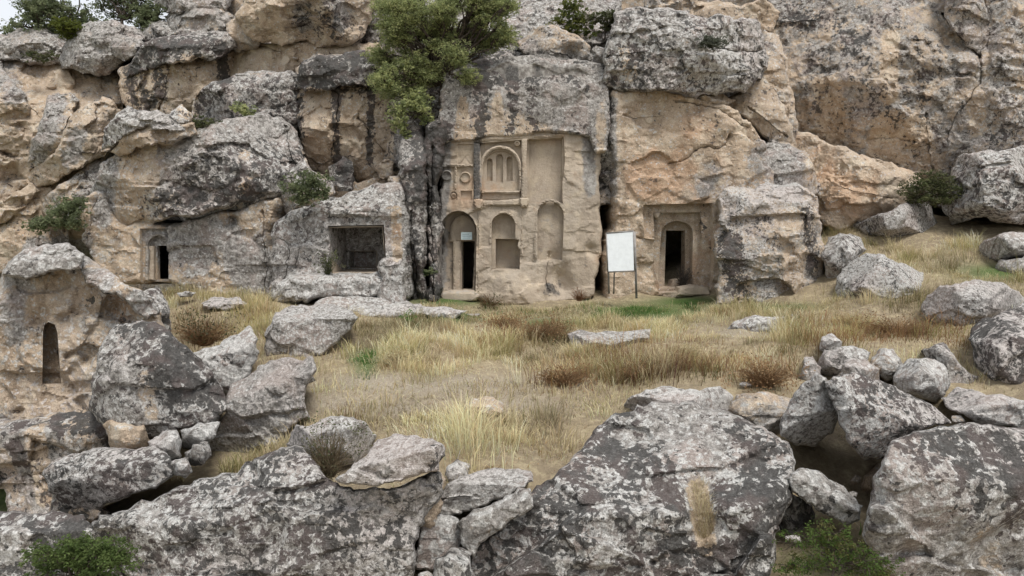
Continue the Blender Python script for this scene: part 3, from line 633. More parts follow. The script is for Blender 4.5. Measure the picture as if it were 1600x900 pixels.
lun = plate('lunette', arch(751,813,230,262,312), 20.18, .06, carves=[(arch(755,810,235,262,297), .08, .5), (arch(760.5,769.5,247,251.5,282.5), .22, .5), (arch(775,786,240,246,285), .22, .5), (arch(791.5,801,244,249,282.5), .22, .5)], back=.32, lab='round-headed panel with three tall slots', step=2.2)
plate('arch_moulding', [(750,298),(750,262)] + [(782 - 33 * math.cos(math.pi * k / 14), 262 - 35 * math.sin(math.pi * k / 14)) for k in range(15)] + [(815,262),(815,298),(811,298),(811,262)] + [(782 + 28.5 * math.cos(math.pi * k / 14), 262 - 30.5 * math.sin(math.pi * k / 14)) for k in range(15)] + [(753.5,298)], 20.1, .12, coat=(.3,.4,.1,.2))
plate('sill_band', rect(752,298,812,301), 20.1, .1)
def ring(cx, cy, r, w_, n=20):
    return [(cx + r * math.cos(2 * math.pi * k / n), cy + r * math.sin(2 * math.pi * k / n)) for k in range(n)]
for cx, cy, r in ((698,274,8.5), (727,277,9), (808,224,4.5), (709,306,4.5)):
    ro = plate('rosette', ring(cx, cy, r, 2), 20.05, .07, carves=[(ring(cx, cy, r - 1.6, 1), .055, .4)])
    if r > 6:
        for k in range(4):
            a = math.pi / 4 + k * math.pi / 2; c = (cx + .48 * r * math.cos(a), cy + .48 * r * math.sin(a))
            pe = plate('petal', [(c[0] + (.34 * math.cos(t) * math.cos(a) - .2 * math.sin(t) * math.sin(a)) * r, c[1] + (.34 * math.cos(t) * math.sin(a) + .2 * math.sin(t) * math.cos(a)) * r) for t in np.linspace(0, 2 * math.pi, 9)[:-1]], 20.09, .07)
            pe.parent = ro
for a, b in (((717,254),(736,229)), ((717,229),(736,254))):
    plate('cross_bar', [(a[0]-1.3,a[1]),(a[0]+1.3,a[1]),(b[0]+1.3,b[1]),(b[0]-1.3,b[1])], 20.05 + (.012 if b[1] > 240 else 0), .05)
ty = plate('tympanum', arch(703,744,336,362,377), 20.62, .14, coat=(.12,.12,.05,.2))
plate('door_jamb', rect(708,377,719.5,456), 20.62, .16); plate('door_jamb', [(742,377),(744,377),(743,456),(738,456),(741,412)], 20.62, .14)
plate('threshold', [(684,458),(705,455),(738,455),(750,462),(742,472),(690,472)], 19.95, .35, coat=(.4,.2,.3,.1), rr=(4, .15), sm=1)
plate('hood_moulding', [(765,380),(765,350)] + [(786.5 - 21.5 * math.cos(math.pi * k / 12), 350 - 20 * math.sin(math.pi * k / 12)) for k in range(13)] + [(808,350),(808,372),(805.5,372),(805.5,350)] + [(786.5 + 18.5 * math.cos(math.pi * k / 12), 350 - 16.5 * math.sin(math.pi * k / 12)) for k in range(13)] + [(768,380)], 20.0, .06)
plate('arch_moulding', [(836,404),(836,335)] + [(860 - 24 * math.cos(math.pi * k / 12), 335 - 24 * math.sin(math.pi * k / 12)) for k in range(13)] + [(884,335),(884,360),(881,360),(881,335)] + [(860 + 20.5 * math.cos(math.pi * k / 12), 335 - 20.5 * math.sin(math.pi * k / 12)) for k in range(13)] + [(839.5,404)], 20.0, .05)
# rough rock spur between the niche and the church front
spur = root('rock_spur', tuple(P(655, 476, 18.9)), label='dark grey fissured rock spur between niche and carved church front', cat='rock spur')
relief('column', 19.0, [(606,276),(628,272),(634,300),(642,340),(648,400),(642,476),(612,478),(604,420),(606,360),(604,320)], parent=spur, coat=(.5,.3,.2,.3), back=3, shrink=1.0, rnd=(8,.4), keep=False)
relief('column', 18.75, [(626,200),(646,186),(662,200),(668,300),(668,400),(666,482),(640,484),(644,420),(636,350),(628,300),(622,250)], parent=spur, coat=(.9,.58,.05,.15), back=3, shrink=1.0, rnd=(8,.5), rough=1.2, keep=False, rfac=3, fsize=.2, cracks=[([(640,330),(648,400),(652,470)], 4, .3)])
relief('column', 19.1, [(662,200),(690,180),(700,200),(692,260),(690,330),(686,400),(688,478),(664,480),(668,330)], parent=spur, coat=(.9,.62,.05,.1), back=3, shrink=1.0, rnd=(8,.5), rough=1.3, keep=False, cracks=[([(676,230),(674,330),(676,460)], 4, .3)])
# ------------------------------------------------------------------ rock with the square niche
nb = P(530, 470, 18.4)
nic = root('niche_rock', tuple(nb), label='grey crusted rock with a square-cut niche and bench', cat='rock-cut niche')
relief('wall', 18.4, [(414,474),(417,430),(419,385),(424,345),(450,326),(500,308),(550,294),(600,281),(624,279),(632,300),(636,350),(640,420),(636,474),(560,478),(480,474)], ROCK, nic, mode='ortho', step=3.2, rnd=(11,.5), rough=.6, joint=.2, back=4, shrink=1.0, coat=(.8,.36,.4,.1), keep=False,
  planes=[(500,330,95,.5)], cracks=[([(420,380),(440,370),(455,400),(430,470)], 4, .15), ([(470,385),(460,420)], 4, .1)],
  carves=[([(512,353),(599,351),(601,380),(606,428),(516,430)], 1.9, .8), ([(520,395),(568,395),(568,425),(520,425)], 2.45, .7)])
relief('niche_lining', 18.56, [(513,354.5),(598,352.5),(600,380),(604,428),(517,428)], CARVED, nic, mode='ortho', step=3.5, rnd=(.6,.02), rough=.08, back=2.9, shrink=1, coat=(.32,.26,.0,.25), keep=False, wob=.2, smoothc=0,
  carves=[([(514.5,356),(597,354),(599,380),(603,427),(518.5,427)], 1.85, .6), ([(521,396),(567,396),(567,424),(521,424)], 2.4, .6)])
relief('bench', 17.6, [(418,470),(424,440),(470,428),(520,426),(600,424),(606,440),(604,462),(560,468),(500,466),(450,474)], ROCK, nic, rnd=(8,.4), back=1.2, coat=(.85,.3,.7,.1), planes=[(520,436,90,1.3)])
relief('pedestal', 17.5, [(588,470),(590,410),(600,402),(628,404),(634,420),(634,476),(600,480)], ROCK, nic, rnd=(6,.3), back=1.4, coat=(.7,.3,.5,.2), cracks=[([(590,416),(634,412)], 2.5, .12)])
# ------------------------------------------------------------------ wall with the small arched doorway, left
lb = P(280, 450, 19.2)
lef = root('arched_doorway_rock', tuple(lb), label='tan and grey rock wall with a small arched doorway, far left', cat='rock-cut doorway')
relief('wall', 19.2, [(122,312),(140,296),(158,300),(180,352),(280,345),(330,330),(400,312),(436,306),(428,340),(424,400),(424,474),(320,464),(300,452),(240,444),(190,448),(150,434),(134,402),(126,350)], ROCK, lef, mode='ortho', step=3.2, rnd=(9,.4), rough=.6, joint=.16, back=4, shrink=1.0, coat=(.42,.22,.25,.2), keep=False,
  cracks=[([(340,440),(350,424),(372,424)], 3, .15), ([(412,330),(416,400),(414,470)], 4, .3), ([(355,330),(362,358)], 6, .3), ([(150,300),(140,340),(138,400)], 5, .25)], hollow=[(360,345,10,.4)],
  carves=[([(221,445),(221,357),(263,357),(263,445)], .1, .6), (arch(230,262,368,382,440), .22, .6), ([(239,384),(261,384),(260,438),(240,438)], 4, .6)])
plate('arch_moulding', [(226,438),(226,384)] + [(246 - 20 * math.cos(math.pi * k / 10), 384 - 20 * math.sin(math.pi * k / 10)) for k in range(11)] + [(266,384),(262.5,384)] + [(246 + 16 * math.cos(math.pi * k / 10), 384 - 16 * math.sin(math.pi * k / 10)) for k in range(11)] + [(230,384),(230,438)], 19.25, .07, parent=lef, coat=(.6,.3,.2,.1))
plate('door_jamb', rect(231,384,239,438), 19.4, .12, parent=lef)
# ------------------------------------------------------------------ wall with the framed doorway, right
rb = P(1060, 462, 20.0)
rgt = root('framed_doorway_rock', tuple(rb), label='tan rock wall with an arched doorway in stepped square frame', cat='rock-cut doorway')
relief('wall', 20.0, [(950,138),(1000,136),(1060,142),(1100,150),(1140,160),(1176,188),(1204,226),(1214,300),(1190,330),(1150,400),(1140,470),(1060,472),(1000,472),(944,474),(944,420),(946,370),(960,356),(958,300),(955,240),(950,190)], ROCK, rgt, mode='ortho', step=3.0, rnd=(8,.45), rough=.6, wav=2.2, joint=.16, back=5, shrink=1.0, coat=(.2,.2,.06,.36), keep=False,
  cracks=[([(1048,256),(1070,250),(1088,235),(1100,230),(1130,232),(1142,210)], 3, .22), ([(966,220),(978,222)], 3, .2), ([(975,180),(1000,184),(1040,178)], 3, .12), ([(1060,158),(1085,160),(1120,165),(1150,190),(1180,205)], 4, .2), ([(985,270),(1010,262)], 3, .08), ([(996,405),(1010,404)], 3, .15), ([(1000,372),(1022,372)], 2.5, .1)],
  hollow=[(1100,168,22,.25),(1140,195,18,-.2),(1000,420,30,.1),(1105,430,16,-.1)],
  carves=[([(1005,320),(1114,317),(1116,400),(1112,452),(1030,458),(1022,440),(1022,374),(1006,372)], .28, .8), ([(1024,332),(1100,331),(1101,400),(1092,425),(1084,450),(1034,452),(1026,420)], .5, .7),
          (arch(1039,1090,345,363,452,1033,1088), .85, .7), ([(1051,360),(1082,360),(1082,428),(1080,438),(1062,442),(1058,452),(1048,453),(1049,420)], 7, .6)])
plate('bracket', [(1023,331),(1033,331),(1033,335),(1030,341),(1026,341),(1023,337)], 20.45, .25, parent=rgt, rr=(2,.08))
plate('threshold', [(1058,462),(1062,450),(1084,446),(1108,450),(1112,462)], 20.1, .3, parent=rgt, rr=(3,.1), coat=(.2,.15,.1,.3), rough=.5)
relief('free_pillar', 18.3, [(1117,476),(1120,410),(1121,345),(1123,304),(1134,292),(1168,294),(1186,286),(1222,289),(1250,287),(1264,298),(1278,306),(1284,350),(1287,420),(1284,478),(1200,482)], coat=(.55,.34,.3,.3), rough=1.0, joint=.42, wob=2.6, smoothc=0, rnd=(5,.2), mat=SPECK, back=2.6, shrink=.95, planes=[(1200,312,86,.8),(1250,380,-5,.7),(1150,330,150,.35)], rfac=0)
o = bpy.data.objects['free_pillar']; o.name = 'rock_pillar'; tag(o, 'squat lichen-topped rock pillar standing right of the framed doorway', 'rock pillar')
#OC
oc = root('rock_outcrop', tuple(P(100, 650, 13.3)), label='pale rounded outcrop with a tall narrow niche at left edge', cat='rock outcrop')
relief('wall', 13.6, [(2,432),(14,408),(58,386),(108,381),(134,400),(186,436),(232,464),(252,490),(258,530),(220,600),(210,700),(180,780),(80,790),(0,790),(-60,780),(-50,620),(-20,520)], ROCK, oc, mode='ray', step=3.2, rnd=(16,.8), rough=1.1, back=1.2, shrink=.9, coat=(.4,.24,.3,.2), planes=[(110,398,95,1.0)], joint=.32, smoothc=0,
  hollow=[(180,480,16,.25),(60,500,10,.15),(100,500,10,.15),(135,565,10,.2)],
  carves=[([(66,600),(67,520),(69,508),(76,503),(86,507),(90,520),(93,560),(96,600)], .55, 1.4)])

relief('ledge', 13.0, [(120,406),(150,418),(192,440),(236,464),(250,488),(230,500),(204,478),(170,460),(134,442)], ROCK, oc, rnd=(4,.15), back=.6, coat=(.7,.3,.4,.2), joint=.2, smoothc=0, planes=[(190,450,100,1.0)])
relief('ledge', 12.9, [(2,430),(16,407),(60,385),(108,380),(132,398),(128,420),(80,424),(30,436)], ROCK, oc, rnd=(5,.2), back=1.4, coat=(.9,.3,.5,.1), joint=.2, smoothc=0, planes=[(70,408,95,1.2)])
# ------------------------------------------------------------------ loose boulders and slabs
def bld(name, label, cat, Y, out, coat=LIC, group='boulders strewn below the carved fronts', **k):
    k.setdefault('rfac', 6); k.setdefault('fsize', .45); k.setdefault('back', 1.1); k['rnd'] = tuple(x * y for x, y in zip(k.get('rnd', (8, .22)), (.5, .4))); k.setdefault('chip', 1.0); _o = np.asarray(out, float); k.setdefault('joint', .04 + .085 * min(4, max(_o.max(0) - _o.min(0)) * Y / F)); k.setdefault('wob', 1.5); k.setdefault('smoothc', 0); k.setdefault('shrink', .8)
    k.setdefault('stains', False); k.setdefault('rough', .8)
    return tag(relief(name, Y, out, coat=coat, **k), label, cat, group)
B = 'boulder'; S = 'rock_slab'
FL = (.97, .5, .62, .05)      # foreground: pale crust with black blotches
# right slope
bld(B, 'angular grey boulder on the grassy slope beneath the green cliff shrub', B, 20.2, [(1330,352),(1370,336),(1410,319),(1430,313),(1455,320),(1464,345),(1460,364),(1440,377),(1400,374),(1350,364)], mat=SPECK)
bld(B, 'huge crusted boulder at the right edge below the great cliff', B, 19.6, [(1466,312),(1486,268),(1500,242),(1560,236),(1660,226),(1660,352),(1580,350),(1520,342),(1484,354)], LIC, rfac=7, back=3, planes=[(1560,262,95,1.0)])
bld(B, 'low pale boulder cut by the right edge above the yellow slope grass', B, 17.6, [(1528,395),(1536,376),(1560,367),(1660,362),(1660,404),(1580,402),(1545,406)], (.9,.2,.5,.1), planes=[(1580,376,92,1.4)])
bld(S, 'flat pinkish ledge at right edge just under the low pale boulder', 'rock slab', 17.0, [(1552,428),(1560,408),(1600,400),(1660,398),(1660,446),(1600,446)], (.8,.2,.4,.3), planes=[(1600,412,92,1.4)])
bld(B, 'small grey boulder tucked against the right side of the rock pillar', B, 18.2, [(1284,388),(1294,370),(1312,363),(1340,369),(1354,390),(1336,410),(1314,424),(1310,446),(1286,446)])
bld(B, 'pointed pale grey boulder with dark band, right of rock pillar', B, 16.2, [(1305,470),(1307,432),(1325,411),(1354,395),(1382,398),(1420,415),(1456,435),(1464,449),(1430,464),(1390,474),(1340,480)], (.9,.32,.6,.05), planes=[(1370,420,80,1.0),(1420,430,30,.6)], mat=SPECK)
bld(B, 'broad dome-shaped grey boulder on the right slope', B, 13.6, [(1438,484),(1448,462),(1480,445),(1520,437),(1562,441),(1592,455),(1614,472),(1606,492),(1562,500),(1520,514),(1480,512),(1446,500)], (.9,.3,.6,.05), planes=[(1520,465,92,1.0)], mat=SPECK)
bld(B, 'big black-blotched boulder cut by right edge below the dome-shaped one', B, 10.6, [(1512,530),(1518,512),(1534,498),(1572,485),(1660,466),(1660,650),(1590,632),(1548,606),(1522,575)], FL, planes=[(1570,520,95,.9),(1560,570,-120,.4)], back=2, mat=MID)
bld(B, 'low white-topped boulder in grass in front of the rock pillar', B, 14.4, [(1135,524),(1146,502),(1180,492),(1238,491),(1250,500),(1232,514),(1200,534),(1150,538)], (.95,.34,.7,.0), planes=[(1190,505,92,1.6)])
bld(S, 'flat grey slab sunk in the grass between sign and dry path', 'rock slab', 13.2, [(886,522),(908,514),(1016,514),(1014,530),(985,547),(930,552),(898,548)], (.9,.15,.5,.2), planes=[(950,536,92,3.0)], rnd=(5,.15), back=.6)
bld(B, 'smallest upright stone at the top of the right stone cluster', B, 11.4, [(1279,546),(1284,526),(1299,521),(1315,534),(1311,552),(1290,556)], (.9,.2,.7,0), rnd=(5,.12))
bld(B, 'rounded grey stone in the right cluster under the smallest upright stone', B, 10.9, [(1276,570),(1288,546),(1330,540),(1360,551),(1352,567),(1330,582),(1300,590),(1278,584)], (.9,.25,.6,0), rnd=(6,.18))
bld(B, 'tan-patched stone low in the right cluster of stones', B, 10.3, [(1308,588),(1320,565),(1355,562),(1376,575),(1372,600),(1340,606),(1313,600)], (.7,.2,.5,.4), rnd=(6,.18))
bld(B, 'narrow orange-stained stone in the middle of the right cluster', B, 10.6, [(1360,565),(1374,545),(1396,544),(1408,560),(1408,590),(1382,596),(1365,580)], (.6,.25,.5,.6), rnd=(6,.15))
bld(B, 'pale round stone right of the orange-stained stone', B, 9.9, [(1396,604),(1404,572),(1430,560),(1460,561),(1480,575),(1484,602),(1462,630),(1420,624)], (.95,.15,.75,0), rnd=(9,.25))
bld(B, 'small leaning stone at the left end of the right cluster', B, 10.8, [(1248,588),(1256,558),(1270,556),(1284,575),(1282,606),(1258,606)], (.9,.2,.6,0), rnd=(6,.15))
bld(B, 'dark purple-grey wedge of rock behind the pale round stone', B, 10.8, [(1438,548),(1474,535),(1492,556),(1530,588),(1546,640),(1490,632),(1478,590),(1450,572)], (.8,.42,.3,.2))
bld(S, 'flat lichen slab lying across the right edge above the corner boulder', 'rock slab', 8.6, [(1470,622),(1490,607),(1530,612),(1660,640),(1660,676),(1580,666),(1530,664),(1505,648),(1480,638)], (.97,.28,.8,0), planes=[(1540,636,100,1.4)], rnd=(6,.2))
bld(B, 'wedge-shaped boulder leaning over the dark hollow', B, 8.0, [(1219,664),(1234,626),(1258,596),(1275,581),(1291,590),(1300,620),(1312,650),(1302,676),(1275,697),(1240,695),(1221,682)], (.92,.25,.6,.1), rfac=0, planes=[(1262,655,-70,.9),(1245,640,170,.4),(1290,630,20,.6)], back=1.0, mat=SPECK)
bld(B, 'large dark-mottled boulder propped above the hollow', B, 7.7, [(1286,594),(1318,584),(1360,590),(1400,604),(1440,624),(1470,644),(1487,661),(1442,672),(1402,692),(1377,717),(1350,720),(1324,692),(1306,642)], FL, rfac=0, planes=[(1380,640,65,.9),(1335,660,200,.6),(1400,670,-80,.6)], back=1.6, mat=SPECK, own=[(1,0.11,40,(1360,600),(1420,640)),(0,-0.32,20,(1340,690),(1360,710))])
bld(S, 'narrow slab slanting down beside the green shrub', 'rock slab', 6.5, [(1231,748),(1250,731),(1275,735),(1302,752),(1332,775),(1348,790),(1342,814),(1320,820),(1295,807),(1260,787),(1236,768)], (.95,.3,.7,.1), rfac=0, planes=[(1290,770,60,1.1),(1285,790,-120,.3)], rnd=(6,.15), back=.5)
bld(B, 'dark shaded rock under the narrow slanting slab', B, 6.9, [(1212,790),(1240,772),(1270,790),(1276,818),(1244,838),(1208,845)], (.9,.6,.3,.1))
bld(B, 'brown rock at the back of the dark hollow', B, 9.0, [(1236,740),(1250,712),(1300,700),(1345,712),(1360,760),(1330,790),(1270,780)], (.2,.3,.0,.4), planes=[(1300,740,90,.5)])
bld(B, 'smooth tan rock deep in the dark hollow', B, 8.5, [(1344,772),(1350,742),(1372,722),(1395,735),(1392,775),(1365,786)], (.15,.1,.0,.2))
bld(B, 'small pale pebble in the dark hollow', 'pebble', 8.2, [(1328,752),(1336,741),(1346,746),(1342,756),(1332,757)], (.5,.1,.2,.1), rnd=(4,.06), back=.15)
bld(B, 'huge mottled boulder filling the bottom right corner', B, 5.6, [(1346,836),(1360,770),(1376,722),(1392,690),(1440,673),(1500,661),(1560,665),(1680,662),(1680,980),(1430,980),(1392,900),(1358,860)], (.97,.54,.55,.12), rfac=0, planes=[(1500,745,80,.8),(1400,800,185,.35),(1520,860,-80,.25)], rnd=(14,.35), back=2.4, rough=1.0, step=3.3, hollow=[(1560,880,60,.08)], own=[(1,0.14,46,(1440,690),(1520,700),(1600,740)),(1,-0.22,90,(1430,850),(1600,900)),(0,-0.40,36,(1540,840),(1550,900)),(2,-0.24,80,(1450,850),(1600,880))], mat=MID)
# centre
bld(B, 'great whale-backed boulder with black blotches in the foreground centre', B, 6.2, [(690,980),(708,902),(740,858),(790,812),(832,768),(870,738),(908,702),(934,666),(968,645),(1010,633),(1060,631),(1120,640),(1180,664),(1216,682),(1238,702),(1243,740),(1232,792),(1212,852),(1200,980)], (.97,.57,.56,.08), rfac=0, planes=[(1000,800,93,1.3),(1185,790,10,.9),(860,840,140,.4)], rnd=(12,.3), back=2.5, rough=.9, step=3.3, wob=2.2,
    hollow=[(1090,770,20,.13),(1097,800,19,.16),(1101,830,15,.15),(1104,856,11,.12)], own=[(1,0.05,60,(930,720),(880,790),(800,850)),(0,-1.0,20,(1090,768),(1097,800),(1102,835),(1104,856)),(1,-.6,20,(1090,768),(1102,835)),(2,-.7,20,(1090,768),(1102,840)),(1,-0.25,50,(1030,650),(1100,690)),(1,0.11,34,(1190,730),(1170,850)),(1,-0.14,40,(1000,800),(900,880)),(3,0.32,30,(1060,700),(1080,730)),(2,-0.24,60,(1030,645),(1130,670))], mat=MID)
bld(S, 'white flat slab lying behind the whale-backed boulder', 'rock slab', 9.4, [(974,634),(984,620),(1004,612),(1060,607),(1116,604),(1147,620),(1143,645),(1080,645),(1000,648),(978,648)], (.95,.12,.75,.1), planes=[(1060,624,92,1.8)], rnd=(5,.15))
bld(B, 'purple-brown low rock between white slab and wedge-shaped boulder', B, 9.2, [(1138,640),(1150,616),(1200,612),(1244,622),(1250,660),(1226,690),(1180,672)], (.6,.3,.2,.4), planes=[(1190,632,92,1.4)])
bld(B, 'small white stone half hidden in the mid grass', 'stone', 12.0, [(700,604),(712,590),(730,590),(738,600),(728,610)], (.9,.1,.7,.0), rnd=(4,.08), back=.3)
bld(B, 'pink-tinged stone half buried in the dry path', 'stone', 9.6, [(722,640),(738,622),(770,620),(790,632),(784,650),(745,656)], (.4,.1,.3,.3), rnd=(5,.1), back=.4, planes=[(750,636,92,2)])
bld(B, 'thin upright grey stone left of the straw clump', 'stone', 7.7, [(694,772),(699,727),(714,717),(733,724),(736,748),(716,766)], (.9,.25,.5,.1), rnd=(6,.12), back=.5)
bld(B, 'split flat-topped boulder with orange fracture, bottom centre', B, 6.8, [(686,778),(698,756),(740,738),(790,734),(829,736),(833,752),(802,770),(772,780),(750,792),(720,803),(688,806)], (.95,.22,.7,.1), rfac=0, planes=[(760,758,88,1.6),(720,790,-90,.3)], cracks=[([(688,782),(720,776),(748,776)], 3, .12)], rnd=(6,.15), mat=SPECK)
bld(B, 'bluish grey block below the split flat-topped boulder', B, 6.3, [(648,862),(658,818),(685,802),(716,811),(724,842),(712,876),(680,892),(650,890)], (.95,.12,.6,.05), rfac=0, planes=[(690,815,90,1.2),(705,850,10,.6)], rnd=(6,.15))
bld(B, 'tan-faced block wedged beside the whale-backed boulder', B, 6.15, [(714,818),(740,796),(790,774),(828,763),(834,792),(792,818),(762,842),(742,872),(720,850)], (.8,.25,.5,.2), rfac=0, planes=[(765,800,110,1.1),(740,840,200,.5)], rnd=(6,.15))
bld(B, 'small dark rock at the bottom between two great boulders', B, 5.7, [(672,930),(680,872),(705,856),(738,862),(742,900),(720,940)], (.9,.4,.5,.1))
bld(B, 'long sloping lichen boulder across the bottom left foreground', B, 5.9, [(136,836),(156,804),(200,796),(260,770),(320,746),(380,726),(430,703),(472,699),(505,742),(540,760),(600,762),(650,748),(688,738),(690,762),(672,800),(654,840),(646,980),(240,980),(196,900),(162,862)], (.97,.52,.5,.03), rfac=0, planes=[(420,790,100,1.25),(600,840,10,.4),(250,860,200,.5)], rnd=(12,.3), back=2.2, step=3.3, rough=.9, wob=2, mat=SPECK)
bld(B, 'wedge-shaped capstone resting on the long sloping boulder', B, 5.75, [(523,750),(548,731),(574,710),(590,686),(614,678),(650,680),(682,690),(696,712),(687,736),(640,747),(590,760),(545,757)], (.97,.36,.75,.02), rfac=0, planes=[(610,718,105,1.7),(600,735,-100,.2),(680,720,0,1.2)], rnd=(6,.15), back=.8, mat=SPECK, own=[(1,-0.22,40,(570,725),(640,700)),(1,0.14,16,(660,695),(685,715)),(1,0.08,12,(605,735),(615,735))])
bld(B, 'tan broken rock face under the wedge-shaped capstone', B, 6.25, [(640,762),(652,745),(686,734),(696,748),(692,790),(676,826),(664,846),(652,820)], (.15,.12,.05,.15), planes=[(668,790,0,.5)], rnd=(6,.2))
bld(B, 'low grey boulder behind dry shrub left of the capstone', B, 8.2, [(446,694),(462,664),(500,655),(540,651),(572,661),(588,680),(580,705),(548,728),(490,724),(458,706)], (.93,.22,.6,.1), planes=[(520,672,95,1.2)], mat=SPECK)
# left
bld(B, 'great black-crusted boulder in front of the left outcrop', B, 9.6, [(138,640),(142,598),(155,542),(176,510),(212,501),(256,510),(292,541),(322,571),(347,606),(358,636),(336,662),(290,671),(250,683),(210,699),(180,700),(160,662)], (.97,.6,.48,.08), rfac=0, planes=[(225,560,110,.8),(270,590,35,.7),(180,600,190,.7),(240,660,-90,.3)], rnd=(10,.3), back=2, own=[(1,0.17,60,(275,560),(315,620)),(1,-0.19,42,(180,580),(200,650)),(0,-0.48,16,(225,590),(238,650)),(1,-0.17,30,(250,660),(300,650))], mat=MID)
bld(B, 'smooth white boulder behind the great black-crusted one', B, 11.8, [(288,556),(330,541),(360,525),(390,509),(403,530),(402,562),(384,594),(352,616),(320,590)], (.95,.15,.8,.05), rfac=0, planes=[(350,555,105,1.3),(380,570,0,.8)])
bld(B, 'big slanting plain grey boulder on the left of the dry path', B, 10.0, [(314,724),(328,672),(352,632),(360,600),(386,588),(440,560),(488,556),(495,580),(476,620),(484,652),(444,684),(392,706),(350,722)], (.97,.12,.34,.05), rfac=0, planes=[(430,600,110,1.2),(380,660,-130,.5),(350,660,180,.5)], back=1.8, rough=1.1, mat=SPECK, own=[(1,-0.17,60,(440,600),(380,670)),(0,-0.20,20,(360,700),(400,690))])
bld(B, 'block-shaped grey boulder under the ledge in front of the niche', B, 13.4, [(411,564),(413,520),(430,488),(480,477),(542,482),(560,496),(548,516),(512,548),(462,572),(430,575)], (.97,.24,.5,.05), rfac=0, planes=[(480,500,92,2.2),(520,520,-10,.5)], back=2, cracks=[([(430,545),(460,556)], 3, .1)], mat=SPECK)
bld(S, 'long pale rock ledge running below the niche bench', 'rock slab', 16.6, [(452,496),(470,478),(520,463),(600,467),(660,478),(730,485),(712,498),(612,502),(582,518),(545,508),(480,502)], (.92,.12,.6,.1), rfac=0, planes=[(580,492,92,1.8)], rnd=(5,.15), back=1)
bld(S, 'flat pale slab in front of the church door step', 'rock slab', 17.6, [(588,504),(620,489),(700,486),(750,490),(742,496),(680,500),(640,510),(596,512)], (.8,.1,.55,.1), rfac=0, planes=[(670,496,92,3)], rnd=(4,.1), back=.5)
bld(S, 'flat white slab in the grass right of the small arched doorway', 'rock slab', 16.6, [(314,474),(330,464),(374,464),(386,474),(360,484),(326,484)], (.85,.1,.7,.05), rfac=0, planes=[(350,476,92,2.5)], rnd=(4,.1), back=.6)
bld(S, 'tiny pale slab beside the threshold of the small arched doorway', 'rock slab', 17.6, [(276,458),(290,454),(306,457),(300,464),(282,465)], (.85,.1,.6,.05), rfac=0, rnd=(3,.08), back=.4)
bld(B, 'grey boulder among brown shrubs below the small arched doorway', B, 14.6, [(200,462),(230,452),(250,450),(262,476),(268,510),(250,540),(210,530)], (.7,.4,.3,.2))
bld(B, 'white rounded stone below the great black-crusted boulder', 'stone', 8.0, [(231,690),(254,673),(276,671),(285,690),(283,716),(263,723),(239,710)], (.97,.05,.9,0), rnd=(7,.18))
bld(B, 'elongated white stone right of the white rounded stone', 'stone', 8.3, [(282,672),(310,660),(344,659),(338,682),(302,703),(286,702)], (.97,.1,.85,0), rnd=(6,.15))
bld(B, 'small purple-dark stone under the elongated white stone', 'stone', 8.0, [(288,708),(304,694),(326,690),(332,712),(312,728),(292,726)], (.8,.45,.3,.3), rnd=(6,.15))
bld(B, 'small grey stone in straw below the purple-dark stone', 'stone', 7.6, [(266,740),(274,718),(294,716),(302,738),(290,748)], (.95,.1,.7,0), rnd=(6,.12))
bld(B, 'long dark lichen boulder with tan underside, lower left', B, 7.6, [(65,742),(88,717),(130,705),(180,699),(242,696),(267,714),(272,742),(244,764),(202,776),(162,790),(146,806),(100,796),(76,768)], (.97,.5,.6,.05), rfac=0, planes=[(170,728,95,1.2),(150,760,-100,.8),(90,740,180,.7)], back=1.6, mat=SPECK)
bld(B, 'brown rock under the long dark lichen boulder', B, 7.9, [(76,800),(80,765),(120,776),(160,790),(180,806),(140,830),(90,824)], (.4,.4,.1,.3))
bld(B, 'tan broken rock between white stone and left outcrop block', B, 9.4, [(160,664),(176,655),(225,664),(240,690),(224,706),(180,708)], (.1,.1,.05,.3), rnd=(6,.2))
bld(B, 'streaked dark and tan block at the left edge below the outcrop', B, 10.4, [(-60,656),(0,654),(60,650),(148,640),(170,658),(184,700),(170,740),(140,800),(100,880),(20,880),(12,800),(6,764),(-60,760)], (.65,.42,.25,.3), stains=True, rfac=0, planes=[(80,672,92,1.3),(140,690,0,.5)], back=3, shrink=.95)
bld(B, 'dark grey rock in the bottom left corner behind the green bush', B, 6.2, [(-60,806),(60,802),(130,804),(154,842),(196,900),(140,980),(-60,980)], (.95,.55,.5,.05), rfac=0, planes=[(60,830,92,1.3)])
bld(B, 'dark blocky rock left of the wedge-shaped boulder in brown grass', B, 9.9, [(1180,640),(1190,624),(1214,618),(1230,630),(1222,652),(1196,656)], (.6,.5,.2,.2), rnd=(5,.15))

